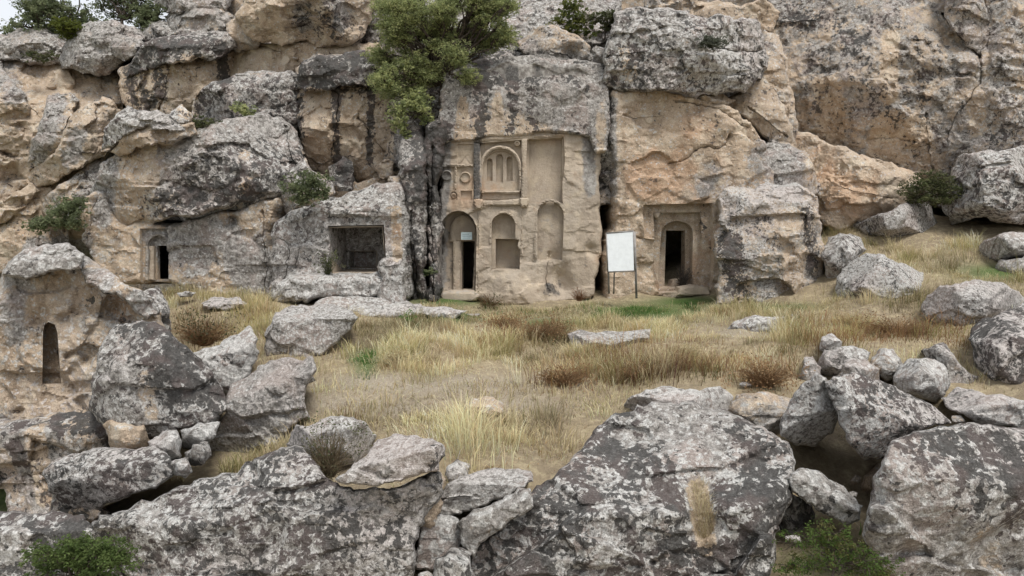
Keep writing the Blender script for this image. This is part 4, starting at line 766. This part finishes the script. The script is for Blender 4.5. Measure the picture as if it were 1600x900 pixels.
# ------------------------------------------------------------------ small rubble in the gaps
def rubble(px, py, Y, r, k):
    rg = np.random.default_rng(k); u = rg.normal(size=(90, 3)); u /= np.linalg.norm(u, axis=1)[:, None]
    n = rg.normal(size=(9, 3)); n /= np.linalg.norm(n, axis=1)[:, None]; h = rg.uniform(.55, .95, 9)
    rad = np.min(np.where(u @ n.T > .05, h / np.maximum(u @ n.T, .05), 1.15), 1); V = u * np.minimum(rad, 1.15)[:, None] * np.array([1, rg.uniform(.6, 1), rg.uniform(.45, .75)]) * r
    bm = bmesh.new(); vs = [bm.verts.new(v) for v in V]; ret = bmesh.ops.convex_hull(bm, input=vs)
    bmesh.ops.delete(bm, geom=[g for g in ret['geom_interior'] if isinstance(g, bmesh.types.BMVert)], context='VERTS'); bmesh.ops.triangulate(bm, faces=bm.faces[:])
    bm.verts.index_update(); V = np.array([v.co[:] for v in bm.verts]); f = np.array([[v.index for v in t.verts] for t in bm.faces]); bm.free()
    c = P(px, py, Y); V = V + c; cc = np.tile([rg.uniform(.5, 1), rg.uniform(.1, .4), rg.uniform(.2, .8), rg.uniform(0, .4)], (len(V), 1)); vv = np.full((len(V), 4), .5) + rg.uniform(-.12, .12, 4)
    o = mesh_obj('stone', V, f, SPECK, attr={'coat': cc, 'vary': vv}, smooth=False)
    return tag(o, 'small loose rubble stone wedged in a gap between the big boulders', 'stone', 'rubble stones in the gaps between boulders')
import bmesh
for k, (px_, py_, Y_, r_, lab_) in enumerate([(705,795,7.0,.09,'small stone in the dark gap left of the split flat-topped boulder'),(668,905,5.8,.09,'small stone at the bottom edge beside the bluish grey block'),(262,735,8.0,.08,'little stone on the straw just below the white rounded stone'),
   (222,712,8.6,.09,'little stone between the tan broken rock and the white rounded stone'),(410,575,12.2,.12,'loose stone below the smooth white boulder'),(398,552,12.4,.12,'loose stone tucked against the right side of the smooth white boulder'),(482,592,11.2,.12,'pale stone at the upper end of the big slanting grey boulder'),(468,622,10.9,.10,'small stone at the right flank of the big slanting grey boulder'),
   (1330,772,8.0,.07,'small stone on the floor of the dark hollow'),(1296,612,9.8,.09,'small stone in the crack above the large dark-mottled boulder'),(1498,655,8.8,.09,'small stone at the left tip of the flat lichen slab, right edge'),(1165,600,10.3,.10,'small grey stone in the grass behind the purple-brown low rock'),(1240,842,6.1,.07,'small stone at the foot of the great whale-backed boulder'),(650,700,8.6,.07,'small stone in the grass behind the wedge-shaped capstone')]):
    o = rubble(px_, py_, Y_, r_, k); tag(o, lab_, 'stone')
# ------------------------------------------------------------------ ray / footprint helpers
from itertools import chain
_V = []; _F = []; _n = 0
for V, f in ALLROCK: _V.append(V); _F.append(f + _n); _n += len(V)
BV = BVHTree.FromPolygons(np.concatenate(_V).tolist(), np.concatenate(_F).tolist(), all_triangles=True)
def on_terrain(px, py):
    """where the view line through a pixel meets the terrain"""
    px = np.atleast_1d(np.asarray(px, float)); py = np.atleast_1d(np.asarray(py, float))
    lo = np.full(len(px), 4.0); hi = np.full(len(px), 40.0)
    d = P(px, py, np.ones(len(px))) - CAM
    Yq = np.linspace(4, 34, 160); best = np.full(len(px), np.nan)
    for a, b in zip(Yq[:-1], Yq[1:]):
        qa = CAM + d * b; h = qa[:, 2] - gz(qa[:, :2]); m = np.isnan(best) & (h < 0); best[m] = (a + b) / 2
    best[np.isnan(best)] = 20
    q = CAM + d * best[:, None]; q[:, 2] = gz(q[:, :2]); return q
def blades(name, base, h, lean, width, tint, az=None, curl=.5, mat=STRAW):
    """thin bent ribbons: base (n,3), height (n), lean (n), tint (n,3)"""
    n = len(base); az = RNG.uniform(0, 2 * math.pi, n) if az is None else az
    dr = np.stack([np.cos(az), np.sin(az), np.zeros(n)], 1); fa = az + RNG.uniform(-.9, .9, n) + math.pi / 2
    sd = np.stack([np.cos(fa), np.sin(fa), np.zeros(n)], 1) * width[:, None] * .5
    p1 = base + dr * (lean * h * .35)[:, None] + np.array([0, 0, 1]) * (h * .6)[:, None]
    p2 = base + dr * (lean * h)[:, None] + np.array([0, 0, 1]) * (h * (1 - .35 * lean * curl))[:, None]
    V = np.stack([base - sd, base + sd, p1 - sd * .75, p1 + sd * .75, p2], 1).reshape(-1, 3)
    k = np.arange(n)[:, None] * 5
    Fc = np.concatenate([k + [0, 1, 3], k + [0, 3, 2], k + [2, 3, 4]]).reshape(-1, 3)
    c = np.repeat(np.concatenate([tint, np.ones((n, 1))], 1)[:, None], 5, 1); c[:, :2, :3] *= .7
    return V, Fc, c.reshape(-1, 4)
def join(parts):
    V, Fc, C, n = [], [], [], 0
    for v, f, c in parts: V.append(v); Fc.append(f + n); C.append(c); n += len(v)
    return np.concatenate(V), np.concatenate(Fc), np.concatenate(C)
STRAWC = np.array([(.72,.61,.38),(.63,.53,.33),(.78,.69,.47),(.52,.42,.26),(.68,.59,.36)])
BROWNC = np.array([(.27,.16,.085),(.33,.21,.11),(.22,.14,.08),(.38,.26,.14)])
OLIVEC = np.array([(.34,.31,.14),(.42,.37,.18),(.28,.26,.12),(.48,.41,.22)])
GREENC = np.array([(.09,.18,.045),(.12,.22,.06),(.07,.14,.04),(.17,.25,.08)])
def field(poly, dens, hmean, cols, clump=.4, width=.009, bare=None, lean=(.15,.9), maxn=60000, hvar=.65, per=34, spread=.11):
    q = on_terrain([p[0] for p in poly], [p[1] for p in poly])[:, :2]
    lo, hi = q.min(0), q.max(0); area = (hi - lo).prod()
    nc = int(min(area * dens / per, maxn / per * 3))
    c = RNG.uniform(lo, hi, (nc, 2)); c = c[inside(c, q)]
    if len(c) == 0: return None
    dn = fbm(np.concatenate([c * .8, np.zeros((len(c), 1))], 1), 3); c = c[dn * 1.7 + RNG.uniform(-.45, .6, len(c)) > -.05]
    hs = hmean * np.clip(1 + hvar * 1.6 * fbm(np.concatenate([c * .6, np.full((len(c), 1), 5.)], 1), 2) + RNG.normal(0, hvar * .4, len(c)), .3, 2.0)
    ci = RNG.integers(0, len(cols), len(c))
    k = RNG.integers(int(per * .5), int(per * 1.5), len(c)); idx = np.repeat(np.arange(len(c)), k)
    off = RNG.normal(0, spread, (len(idx), 2)); b = c[idx] + off
    z = gz(b); base = np.column_stack([b, z - .02])
    keep = np.ones(len(b), bool)
    for i, (x, y, zz) in enumerate(base):
        if BV.ray_cast(Vector((x, y, zz + 3.0)), Vector((0, 0, -1)), 2.93)[0] is not None: keep[i] = False
    gx_, gy_ = proj(base)
    if hmean > .11:
        gm_ = sum(np.exp(-((gx_ - x) / rx) ** 2 - ((gy_ - y) / ry) ** 2) for x, y, rx, ry in GREEN); keep &= ~((gm_ > .4) & (RNG.uniform(size=len(base)) < .92))
        bm_ = sum(np.exp(-((gx_ - x) / rx) ** 2 - ((gy_ - y) / ry) ** 2) for x, y, rx, ry in BARE); keep &= ~((bm_ > .45) & (RNG.uniform(size=len(base)) < .55))
    base, idx, off = base[keep], idx[keep], off[keep]; n = len(base)
    h = hs[idx] * RNG.uniform(.55, 1.15, n); az = np.arctan2(off[:, 1], off[:, 0]) + RNG.normal(0, .6, n)
    pt_ = np.clip(1 + .9 * fbm(np.concatenate([c * .55, np.full((len(c), 1), 9.)], 1), 3), .55, 1.35)
    tint = cols[ci[idx]] * pt_[idx][:, None] * RNG.uniform(.75, 1.2, (n, 1)) + RNG.normal(0, .012, (n, 3)); tint = np.clip(tint, .01, .8)
    return blades('', base, h, RNG.uniform(*lean, n), width * RNG.uniform(.7, 1.3, n), tint, az)
def stuff(name, label, cat, *parts):
    parts = [p for p in parts if p is not None]; V, f, c = join(parts)
    return tag(mesh_obj(name, V, f, STRAW, attr={'tint': c}, smooth=False), label, cat, kind='stuff')
ST = np.concatenate([STRAWC, STRAWC, OLIVEC]); MX = np.concatenate([STRAWC, STRAWC, OLIVEC, BROWNC[3:]]); BR = np.concatenate([BROWNC, BROWNC, OLIVEC[:1]])
stuff('dry_grass', 'straw coloured dry grass over the terrace below the carved fronts', 'grass',
  field([(430,500),(700,478),(1120,468),(1300,470),(1520,440),(1540,520),(1440,560),(1260,560),(1240,640),(1000,640),(880,760),(720,770),(620,700),(440,700),(400,620)], 360, .14, MX, spread=.3, per=24),
  field([(430,500),(700,478),(1120,468),(1300,470),(1520,440),(1540,520),(1440,560),(1260,640),(1000,640),(880,760),(720,770),(620,700),(440,700),(400,620)], 420, .06, np.concatenate([MX, BROWNC]), spread=.4, per=24, lean=(1.0, 2.4)),
  field([(500,520),(640,505),(860,500),(1130,485),(1130,560),(1000,600),(830,590),(640,590),(500,600)], 620, .27, MX),
  field([(560,540),(880,540),(880,600),(560,600)], 500, .34, ST),
  field([(480,590),(1000,590),(960,660),(900,720),(700,700),(600,650),(470,650)], 420, .17, ST, spread=.22),
  field([(720,655),(960,640),(880,740),(820,765),(740,750),(700,700)], 1100, .42, STRAWC, spread=.12),
  field([(700,480),(1120,468),(1120,500),(760,505)], 500, .16, np.concatenate([OLIVEC, GREENC, STRAWC]), spread=.2),
  field([(960,560),(1260,530),(1260,590),(1150,605),(960,610)], 600, .36, MX))
stuff('dry_grass', 'yellow and olive grass on the slope right of the rock pillar', 'grass',
  field([(1285,350),(1420,330),(1640,350),(1640,460),(1470,470),(1285,470)], 620, .2, MX, spread=.3, per=24),
  field([(1300,345),(1420,330),(1600,370),(1600,450),(1470,440),(1380,400),(1300,370)], 620, .38, np.concatenate([STRAWC, OLIVEC])),
  field([(1120,480),(1440,462),(1460,500),(1260,540),(1120,500)], 520, .30, np.concatenate([STRAWC, OLIVEC])),
  field([(1240,500),(1510,500),(1520,545),(1280,560)], 560, .34, BR, spread=.2), field([(1570,440),(1900,420),(1900,690),(1640,690)], 260, .25, MX, spread=.3))
stuff('dry_grass', 'reddish brown weeds around the flat slab and mid terrace', 'weeds',
  field([(740,500),(890,500),(890,555),(760,540)], 620, .32, BR, spread=.2), field([(790,570),(1000,555),(1240,570),(1250,605),(1000,610),(820,610)], 560, .34, BR, spread=.2), field([(1010,540),(1120,530),(1180,590),(1080,590)], 400, .32, BR, spread=.2))
stuff('dry_grass', 'yellow tufts and brown scrub below the small arched doorway', 'grass',
  field([(235,440),(440,470),(480,520),(480,600),(380,640),(260,560)], 420, .2, MX, spread=.3, per=24), field([(180,760),(330,660),(480,640),(480,720),(220,830)], 420, .14, MX, spread=.25, per=24), field([(1240,560),(1560,540),(1600,700),(1400,720),(1260,700)], 520, .16, MX, spread=.25, per=24), field([(60,840),(330,700),(480,640),(520,700),(300,760),(160,830)], 700, .2, ST, spread=.2, per=24), field([(640,760),(860,740),(840,800),(660,900)], 420, .12, ST, spread=.15, per=24), field([(1220,740),(1380,740),(1380,880),(1220,880)], 420, .1, np.concatenate([OLIVEC, BROWNC]), spread=.15, per=24),
  field([(238,440),(300,445),(420,470),(420,500),(330,500),(260,480)], 520, .34, np.concatenate([STRAWC, OLIVEC])),
  field([(262,490),(420,490),(410,530),(300,545)], 700, .34, np.concatenate([BROWNC, OLIVEC]), spread=.2),
  field([(200,770),(420,680),(470,690),(330,760),(230,800)], 620, .22, ST), field([(470,620),(640,640),(640,680),(480,690)], 420, .2, MX))
stuff('green_grass', 'short bright green grass in patches on the terrace', 'grass',
  field([(640,495),(760,488),(760,502),(640,506)], 1600, .07, GREENC), field([(930,488),(1090,474),(1090,496),(930,502)], 1500, .09, GREENC), field([(552,555),(592,550),(594,592),(552,592)], 2000, .10, GREENC), field([(1240,850),(1400,850),(1400,900),(1230,900)], 1500, .12, GREENC))
stuff('dry_grass', 'straw grass growing in the cleft of the whale-backed boulder', 'grass',
  (lambda y_, n_: blades('', P(1094 + (y_ - 770) * .12 + RNG.normal(0, 8.5, n_), y_, 6.2 + .13 + np.maximum(0, (800 - y_) / 174 * 1.56)), RNG.uniform(.06,.17,n_), RNG.uniform(.3,1.4,n_), np.full(n_,.0035), STRAWC[RNG.integers(0,5,n_)] * RNG.uniform(.45,1.1,(n_,1))))(RNG.uniform(758,862,620), 620))

# ------------------------------------------------------------------ trees and shrubs
def tube(path, r0, r1, seg=6):
    path = np.asarray(path, float); n = len(path); V = []; Fc = []
    for i, p in enumerate(path):
        t = path[min(i + 1, n - 1)] - path[max(i - 1, 0)]; t /= np.linalg.norm(t) + 1e-9
        a = np.cross(t, (0.3, .9, .1)); a /= np.linalg.norm(a) + 1e-9; b = np.cross(t, a); r = r0 + (r1 - r0) * i / (n - 1)
        for k in range(seg): V.append(p + r * (a * math.cos(2 * math.pi * k / seg) + b * math.sin(2 * math.pi * k / seg)))
    for i in range(n - 1):
        for k in range(seg):
            A_, B_ = i * seg + k, i * seg + (k + 1) % seg; Fc += [(A_, B_, B_ + seg), (A_, B_ + seg, A_ + seg)]
    return np.array(V), np.array(Fc)
def wander(a, b, n=7, amp=.12):
    a, b = np.array(a, float), np.array(b, float); t = np.linspace(0, 1, n)[:, None]; L = np.linalg.norm(b - a)
    w_ = RNG.normal(0, amp * L * .3, (n, 3)); w_[0] = 0; w_[-1] = 0
    return a + (b - a) * t + w_ + np.array([0, 0, 1]) * (np.sin(t * math.pi) * L * .06)
def leaves(cen, rad, n, size, cols, dark=.0):
    """leaf-sized diamonds grouped in small sprays round twig tips inside a clump"""
    ns = max(3, n // 14); u = RNG.normal(size=(ns, 3)); u /= np.linalg.norm(u, axis=1)[:, None]
    sp = cen + u * (RNG.uniform(.1, 1.9, (ns, 1)) ** .75) * rad
    idx = RNG.integers(0, ns, n); p = sp[idx] + RNG.normal(0, 1, (n, 3)) * np.mean(rad) * np.array([.2, .2, .13])
    a = RNG.normal(size=(n, 3)); a[:, 2] *= .6; a /= np.linalg.norm(a, axis=1)[:, None]; b = np.cross(a, RNG.normal(size=(n, 3))); b /= np.linalg.norm(b, axis=1)[:, None]
    s = size * RNG.uniform(.6, 1.3, (n, 1))
    V = np.stack([p - a * s, p - b * s * .5, p + a * s, p + b * s * .5], 1).reshape(-1, 3)
    Fc = np.arange(n * 4).reshape(n, 4); Fc = np.concatenate([Fc[:, [0, 1, 2]], Fc[:, [0, 2, 3]]])
    c = cols[RNG.integers(0, len(cols), ns)][idx] * RNG.uniform(.75, 1.25, (n, 1))
    c = np.repeat(np.concatenate([np.clip(c, .005, .6), np.ones((n, 1))], 1)[:, None], 4, 1).reshape(-1, 4)
    return V, Fc, c, sp
OAK = np.array([(.30,.34,.15),(.36,.39,.175),(.24,.28,.13),(.40,.42,.20),(.20,.23,.11)])
FIR = np.array([(.155,.185,.095),(.195,.22,.12),(.12,.145,.08)])
DUSTY = np.array([(.10,.115,.05),(.13,.14,.065),(.08,.095,.045),(.12,.12,.07)])
def plant(name, label, cat, base, clumps, cols, nleaf=300, size=.045, trunk=.09, group=None, fork=.35, extra=None, twigr=.006):
    """clumps: (px, py, Y, rx_px, ry_px)"""
    base = np.array(base, float); rt = root(name, tuple(base), label=label, cat=cat, group=group)
    tv, tf = [], []; n = 0; LV = []
    top = base
    cs = [(P(x, y, Y), np.array([rx * Y / F, (rx + ry) * .5 * Y / F, ry * Y / F]), rx * ry * (Y / F) ** 2) for x, y, Y, rx, ry in clumps]
    cen = np.mean([c[0] for c in cs], 0); fk = base + (cen - base) * fork
    segs = [tube(wander(base, fk, 6, .1), trunk, trunk * .72)]
    for c, r, ar in cs:
        segs.append(tube(wander(fk, c, 7, .16), trunk * .5, trunk * .14, 5))
        nl = int(nleaf * ar * 26 * (.05 / size) ** 1.2); v, f, cc, sp = leaves(c, r, max(nl, 40), size, cols); LV.append((v, f, cc))
        for s_ in sp[RNG.permutation(len(sp))[:14]]: segs.append(tube(wander(c - (c - fk) * RNG.uniform(0, .25), s_, 4, .15), max(trunk * .12, twigr), twigr, 3))
    for v, f in segs: tv.append(v); tf.append(f + n); n += len(v)
    mesh_obj('trunk', np.concatenate(tv), np.concatenate(tf), BARK, rt)
    V, f, c = join(LV); mesh_obj('crown', V, f, LEAF, rt, {'tint': c}, smooth=False)
    return rt
def rc(n, x0, y0, x1, y1, Y, dY, r0, r1, fn=None):
    out = []
    while len(out) < n:
        x, y = RNG.uniform(x0, x1), RNG.uniform(y0, y1)
        if fn and not fn(x, y): continue
        r = RNG.uniform(r0, r1); out.append((x, y, Y + RNG.uniform(-dY, dY), r, r * RNG.uniform(.5, .75)))
    return out
big = [np.array(p, float) for p in ([(578,95),(590,60),(600,20),(620,-30),(800,-30),(812,40),(800,62),(770,66),(745,90),(740,125),(700,130),(672,128),(640,140),(600,138),(582,120)],)][0]
plant('oak_tree', 'large leafy green tree growing from the cliff above the church front', 'tree', P(690, 165, 20.6),
   rc(110, 565, -35, 820, 145, 20.3, 1.1, 8, 20, lambda x, y: inside(np.array([[x, y]]), big)[0]), OAK, nleaf=500, size=.029, trunk=.10, fork=.3)
plant('cliff_shrub', 'green shrub hanging on the cliff below the large tree', 'shrub', P(672, 178, 20.0),
   [(640,160,19.4,18,12),(625,178,19.4,14,12),(655,172,19.5,16,10),(622,196,19.4,11,9),(636,205,19.4,9,8),(660,152,19.6,14,9),(668,185,19.6,9,8)], OAK, nleaf=330, size=.045, trunk=.05)
plant('oak_tree', 'airy tree on the skyline at the top left, nearest the open sky', 'tree', P(60, 62, 28.5), rc(26, 5, -15, 90, 52, 28.5, .6, 9, 17, lambda x, y: y > 42 - x * .9) + [(12,48,28.5,9,6),(30,40,28.5,9,6)], FIR, nleaf=120, size=.055, trunk=.08)
plant('oak_tree', 'taller airy tree on the skyline right of the leftmost tree', 'tree', P(105, 55, 28.8), rc(24, 70, -20, 150, 44, 28.8, .6, 9, 17), FIR, nleaf=110, size=.055, trunk=.08)
plant('oak_tree', 'slim tree on the skyline above the pale upper left boulder', 'tree', P(190, 45, 29), rc(24, 150, -20, 225, 40, 29, .6, 9, 16), FIR, nleaf=120, size=.055, trunk=.07)
plant('oak_tree', 'dense dark tree on the skyline beside the stacked upper blocks', 'tree', P(245, 50, 28.6), rc(12, 222, -10, 268, 50, 28.6, .5, 10, 15), FIR, nleaf=230, size=.055, trunk=.07)
plant('shrub', 'yellow-green shrub at the foot of the skyline trees', 'shrub', P(105, 58, 27.2), rc(7, 85, 36, 128, 56, 27.0, .3, 9, 13), np.array([(.13,.15,.03),(.10,.12,.03)]), nleaf=260, size=.05, trunk=.03)
plant('shrub', 'small green shrub on the far left boulder below the trees', 'shrub', P(55, 94, 27.0), rc(5, 32, 80, 78, 92, 26.6, .3, 6, 10), DUSTY, nleaf=260, size=.045, trunk=.02)
plant('shrub', 'dark juniper-like shrub behind the left outcrop', 'shrub', P(100, 362, 19.0), [(60,352,18.6,14,9),(80,345,18.6,16,10),(105,330,18.6,20,14),(118,318,18.7,14,10),(112,348,18.6,14,8)], FIR, nleaf=500, size=.04, trunk=.04)
plant('shrub', 'dark green shrub in the gully left of the niche rock', 'shrub', P(478, 318, 18.2), [(470,292,17.9,20,14),(492,285,17.9,18,13),(480,308,17.9,18,9),(505,300,18.0,10,8)], FIR, nleaf=480, size=.04, trunk=.04)
plant('shrub', 'little green bush on the dark upper left block', 'shrub', P(384, 186, 21.4), [(380,172,21.2,12,9),(390,178,21.2,9,6)], OAK, nleaf=420, size=.04, trunk=.02)
plant('shrub', 'sparse olive bush on the ledge beside the perched thin slab', 'shrub', P(320, 205, 19.6), [(312,192,19.3,16,7),(330,196,19.3,14,6)], DUSTY, nleaf=330, size=.035, trunk=.02)
plant('shrub', 'wide yellow-green bush at the top centre above the church front', 'shrub', P(885, 52, 24.2), rc(9, 855, 8, 925, 50, 23.9, .3, 10, 15), np.array([(.13,.14,.035),(.10,.12,.035),(.08,.10,.03)]), nleaf=230, size=.05, trunk=.03)
plant('shrub', 'dark bush in the cleft at the top beside the long block', 'shrub', P(945, 60, 23.4), rc(6, 930, 10, 962, 52, 23.0, .3, 8, 13), DUSTY * .8, nleaf=260, size=.045, trunk=.03)
plant('shrub', 'small grey-green cushion on the long lichen-crusted block', 'shrub', P(1112, 76, 19.0), [(1102,66,18.9,10,6),(1120,64,18.9,14,6),(1112,70,18.9,14,4)], np.array([(.12,.13,.10),(.09,.10,.07)]), nleaf=600, size=.03, trunk=.015)
plant('shrub', 'round olive shrub at the foot of the great right cliff', 'shrub', P(1455, 318, 21.0), [(1430,298,20.8,18,12),(1455,285,20.8,20,13),(1478,296,20.8,16,12),(1440,312,20.7,16,8),(1470,310,20.7,16,8)], DUSTY, nleaf=420, size=.04, trunk=.03)
plant('shrub', 'bushy bright green shrub in the bottom left corner', 'shrub', P(120, 920, 5.4), rc(22, 50, 842, 185, 905, 5.35, .15, 16, 26, lambda x, y: y > 838 + abs(x - 115) * .35), np.array([(.10,.145,.045),(.13,.175,.06),(.075,.11,.035)]), nleaf=560, size=.013, trunk=.02, twigr=.002)
plant('shrub', 'feathery green shrub in the hollow at bottom right', 'shrub', P(1300, 905, 5.2), rc(20, 1230, 820, 1385, 900, 5.3, .15, 14, 26, lambda x, y: y > 828 + abs(x - 1305) * .25), np.array([(.075,.12,.03),(.10,.15,.04),(.13,.13,.05)]), nleaf=260, size=.011, trunk=.012, twigr=.0025)
def twigs(name, label, base, px, py, Y, rx, ry, n, cols, leafc=None, h=1.0, wd=.006, nl=400, ls=.02):
    base = np.array(base, float); rt = root(name, tuple(base), label=label, cat='shrub')
    c = P(px, py, Y); r = np.array([rx, (rx + ry) / 2, ry]) * Y / F
    u = RNG.normal(size=(n, 3)); u /= np.linalg.norm(u, axis=1)[:, None]; tips = c + u * r * RNG.uniform(.5, 1, (n, 1)) ** .5
    V, f, m = [], [], 0
    for t in tips:
        if t[2] < base[2] + .02: t[2] = base[2] + RNG.uniform(.03, .15)
        v, ff = tube(wander(base + RNG.normal(0, .04, 3) * (1, 1, 0), t, 4, .2), wd, wd * .4, 3); V.append(v); f.append(ff + m); m += len(v)
    tint = np.ones((m, 4)); tint[:, :3] = cols[RNG.integers(0, len(cols), n)].repeat(12, 0) * RNG.uniform(.8, 1.2, (m, 1))
    mesh_obj('twigs', np.concatenate(V), np.concatenate(f), STRAW, rt, {'tint': tint})
    if leafc is not None:
        v, ff, cc, _ = leaves(c, r, nl, ls, leafc); mesh_obj('foliage', v, ff, LEAF, rt, {'tint': cc}, smooth=False)
    return rt
twigs('dry_shrub', 'brown twiggy shrub at the foot of the wall right of the church door', P(766, 484, 18.9), 764, 472, 18.8, 24, 16, 150, BROWNC * .8, DUSTY, nl=260, ls=.025, wd=.008)
twigs('dry_shrub', 'dark dry brush filling the bottom of the framed doorway', P(1066, 446, 20.6), 1066, 428, 20.6, 15, 20, 130, np.array([(.16,.14,.12),(.10,.09,.08)]), wd=.008)
twigs('dry_shrub', 'dry grey-brown shrub on the low boulder left of the capstone', P(512, 745, 6.9), 512, 705, 6.9, 44, 40, 260, np.array([(.22,.17,.11),(.30,.24,.15),(.16,.13,.08)]), DUSTY, nl=700, ls=.014, wd=.004)
twigs('dry_shrub', 'thin shrub at the left corner of the square niche', P(512, 430, 17.9), 512, 410, 17.8, 16, 20, 80, DUSTY, DUSTY, nl=260, ls=.03, wd=.006)
twigs('dry_shrub', 'wide brown brush in front of the left rock wall', P(320, 540, 14.2), 320, 515, 14.0, 55, 24, 260, BROWNC, DUSTY * .7, nl=600, ls=.025, wd=.008)
twigs('dry_shrub', 'small green weed on the slab edge below the spur', P(640, 512, 15.8), 638, 502, 15.7, 14, 12, 60, GREENC, GREENC, nl=260, ls=.025, wd=.006)
twigs('dry_shrub', 'dark weed at the base of the rock spur', P(668, 428, 18.6), 668, 425, 18.5, 9, 5, 40, GREENC * .6, FIR, nl=160, ls=.03, wd=.006)
twigs('dry_shrub', 'rust-brown weed at the foot of the church front right corner', P(905, 470, 19.3), 905, 458, 19.2, 16, 12, 90, np.array([(.32,.17,.09),(.26,.15,.08)]), wd=.007)

for (x_, y_, Y_, rx_, ry_, lab_) in [(850,518,14.6,44,20,'rusty brown low shrub just left of the flat sunken slab'), (1195,585,10.9,50,22,'rust-brown bush in front of the dark blocky rock, right of centre'), (1400,512,13.6,64,18,'wide russet bush below the dome-shaped boulder on the right'), (880,590,11.6,46,16,'dark brown scrub in the middle of the grass terrace'),
     (1075,552,12.6,34,20,'pale brown weed clump right of the sunken slab'), (790,505,16.2,34,12,'brown weeds beside the short green grass near the church door'), (1000,582,11.4,36,16,'olive-brown weed clump behind the white flat slab'), (620,560,12.8,26,16,'pale dry tussock beside the small bright green patch'), (1330,500,14.4,40,12,'yellowish tussock under the pointed pale boulder')]:
    b_ = on_terrain(x_, y_ + ry_ * .8)[0]; yy_ = b_[1]
    twigs('dry_shrub', lab_, b_, x_, y_, yy_, rx_, ry_, 420, (STRAWC if 'tussock' in lab_ or 'pale' in lab_ else BROWNC) * 1.0, (STRAWC * .8 if 'tussock' in lab_ or 'pale' in lab_ else BROWNC), nl=700, ls=.02, wd=.005)
# ------------------------------------------------------------------ signs
WHITE = plain('white_panel', (.84, .88, .90), .9, .05); STEEL = plain('grey_steel', (.23, .22, .21), .5, .2, .4); PLQ = plain('pale_blue_plaque', (.52, .62, .64), .4, .05)
def slab4(name, pts, th, mat, parent):
    pts = np.asarray(pts, float); n = np.cross(pts[1] - pts[0], pts[3] - pts[0]); n /= np.linalg.norm(n)
    V = np.concatenate([pts, pts + n * th]); Fc = [(0,1,2,3),(7,6,5,4),(0,4,5,1),(1,5,6,2),(2,6,7,3),(3,7,4,0)]
    return mesh_obj(name, V, np.array(Fc), mat, parent, smooth=False)
def bar(name, a, b, r, mat, parent, seg=8):
    v, f = tube([a, (np.array(a) + b) / 2, b], r, r, seg); k = len(v)
    v = np.concatenate([v, [a], [b]]); m = k - seg
    f = np.concatenate([f, [(k, (i + 1) % seg, i) for i in range(seg)], [(k + 1, m + i, m + (i + 1) % seg) for i in range(seg)]])
    return mesh_obj(name, v, f, mat, parent)
Ys = 18.2
sg = root('information_board', tuple(P(970, 462, Ys)), label='tall blank white information board on thin metal posts', cat='sign')
TL, TR, BR_, BL = P(947.5, 364.5, Ys + .12), P(990, 361, Ys - .12), P(992, 423, Ys - .12), P(950, 425, Ys + .12)
slab4('panel', [TL, TR, BR_, BL], .03, WHITE, sg)
off = np.array([0, .035, 0])
for a, b in ((TL, TR), (TR, BR_), (BR_, BL), (BL, TL)): bar('frame_bar', a + off * .3, b + off * .3, .021, STEEL, sg)
bar('post', P(991.5, 362, Ys - .06), P(994.5, 466, Ys - .06), .03, STEEL, sg); bar('post', P(949, 364, Ys + .2), P(951.5, 459, Ys + .2), .025, STEEL, sg); bar('brace', P(960, 420, Ys + .25), P(959, 459, Ys + .5), .02, STEEL, sg)
pq = root('door_plaque', tuple(P(729, 375, 20.25)), label='small pale blue plaque above the church door', cat='plaque')
slab4('panel', [P(720.5,363,20.28), P(737.5,362.5,20.28), P(737.5,374.5,20.28), P(720.5,374.5,20.28)], .02, PLQ, pq)
for k, (x0, x1) in enumerate(((722.5,733), (722.5,736), (722.5,735))):
    y = 365.5 + k * 3; slab4('text_line', [P(x0,y,20.27), P(x1,y,20.27), P(x1,y+.9,20.27), P(x0,y+.9,20.27)], .004, plain('plaque_print', (.25,.33,.36), .5, .05) if k == 0 else bpy.data.materials['plaque_print'], pq)
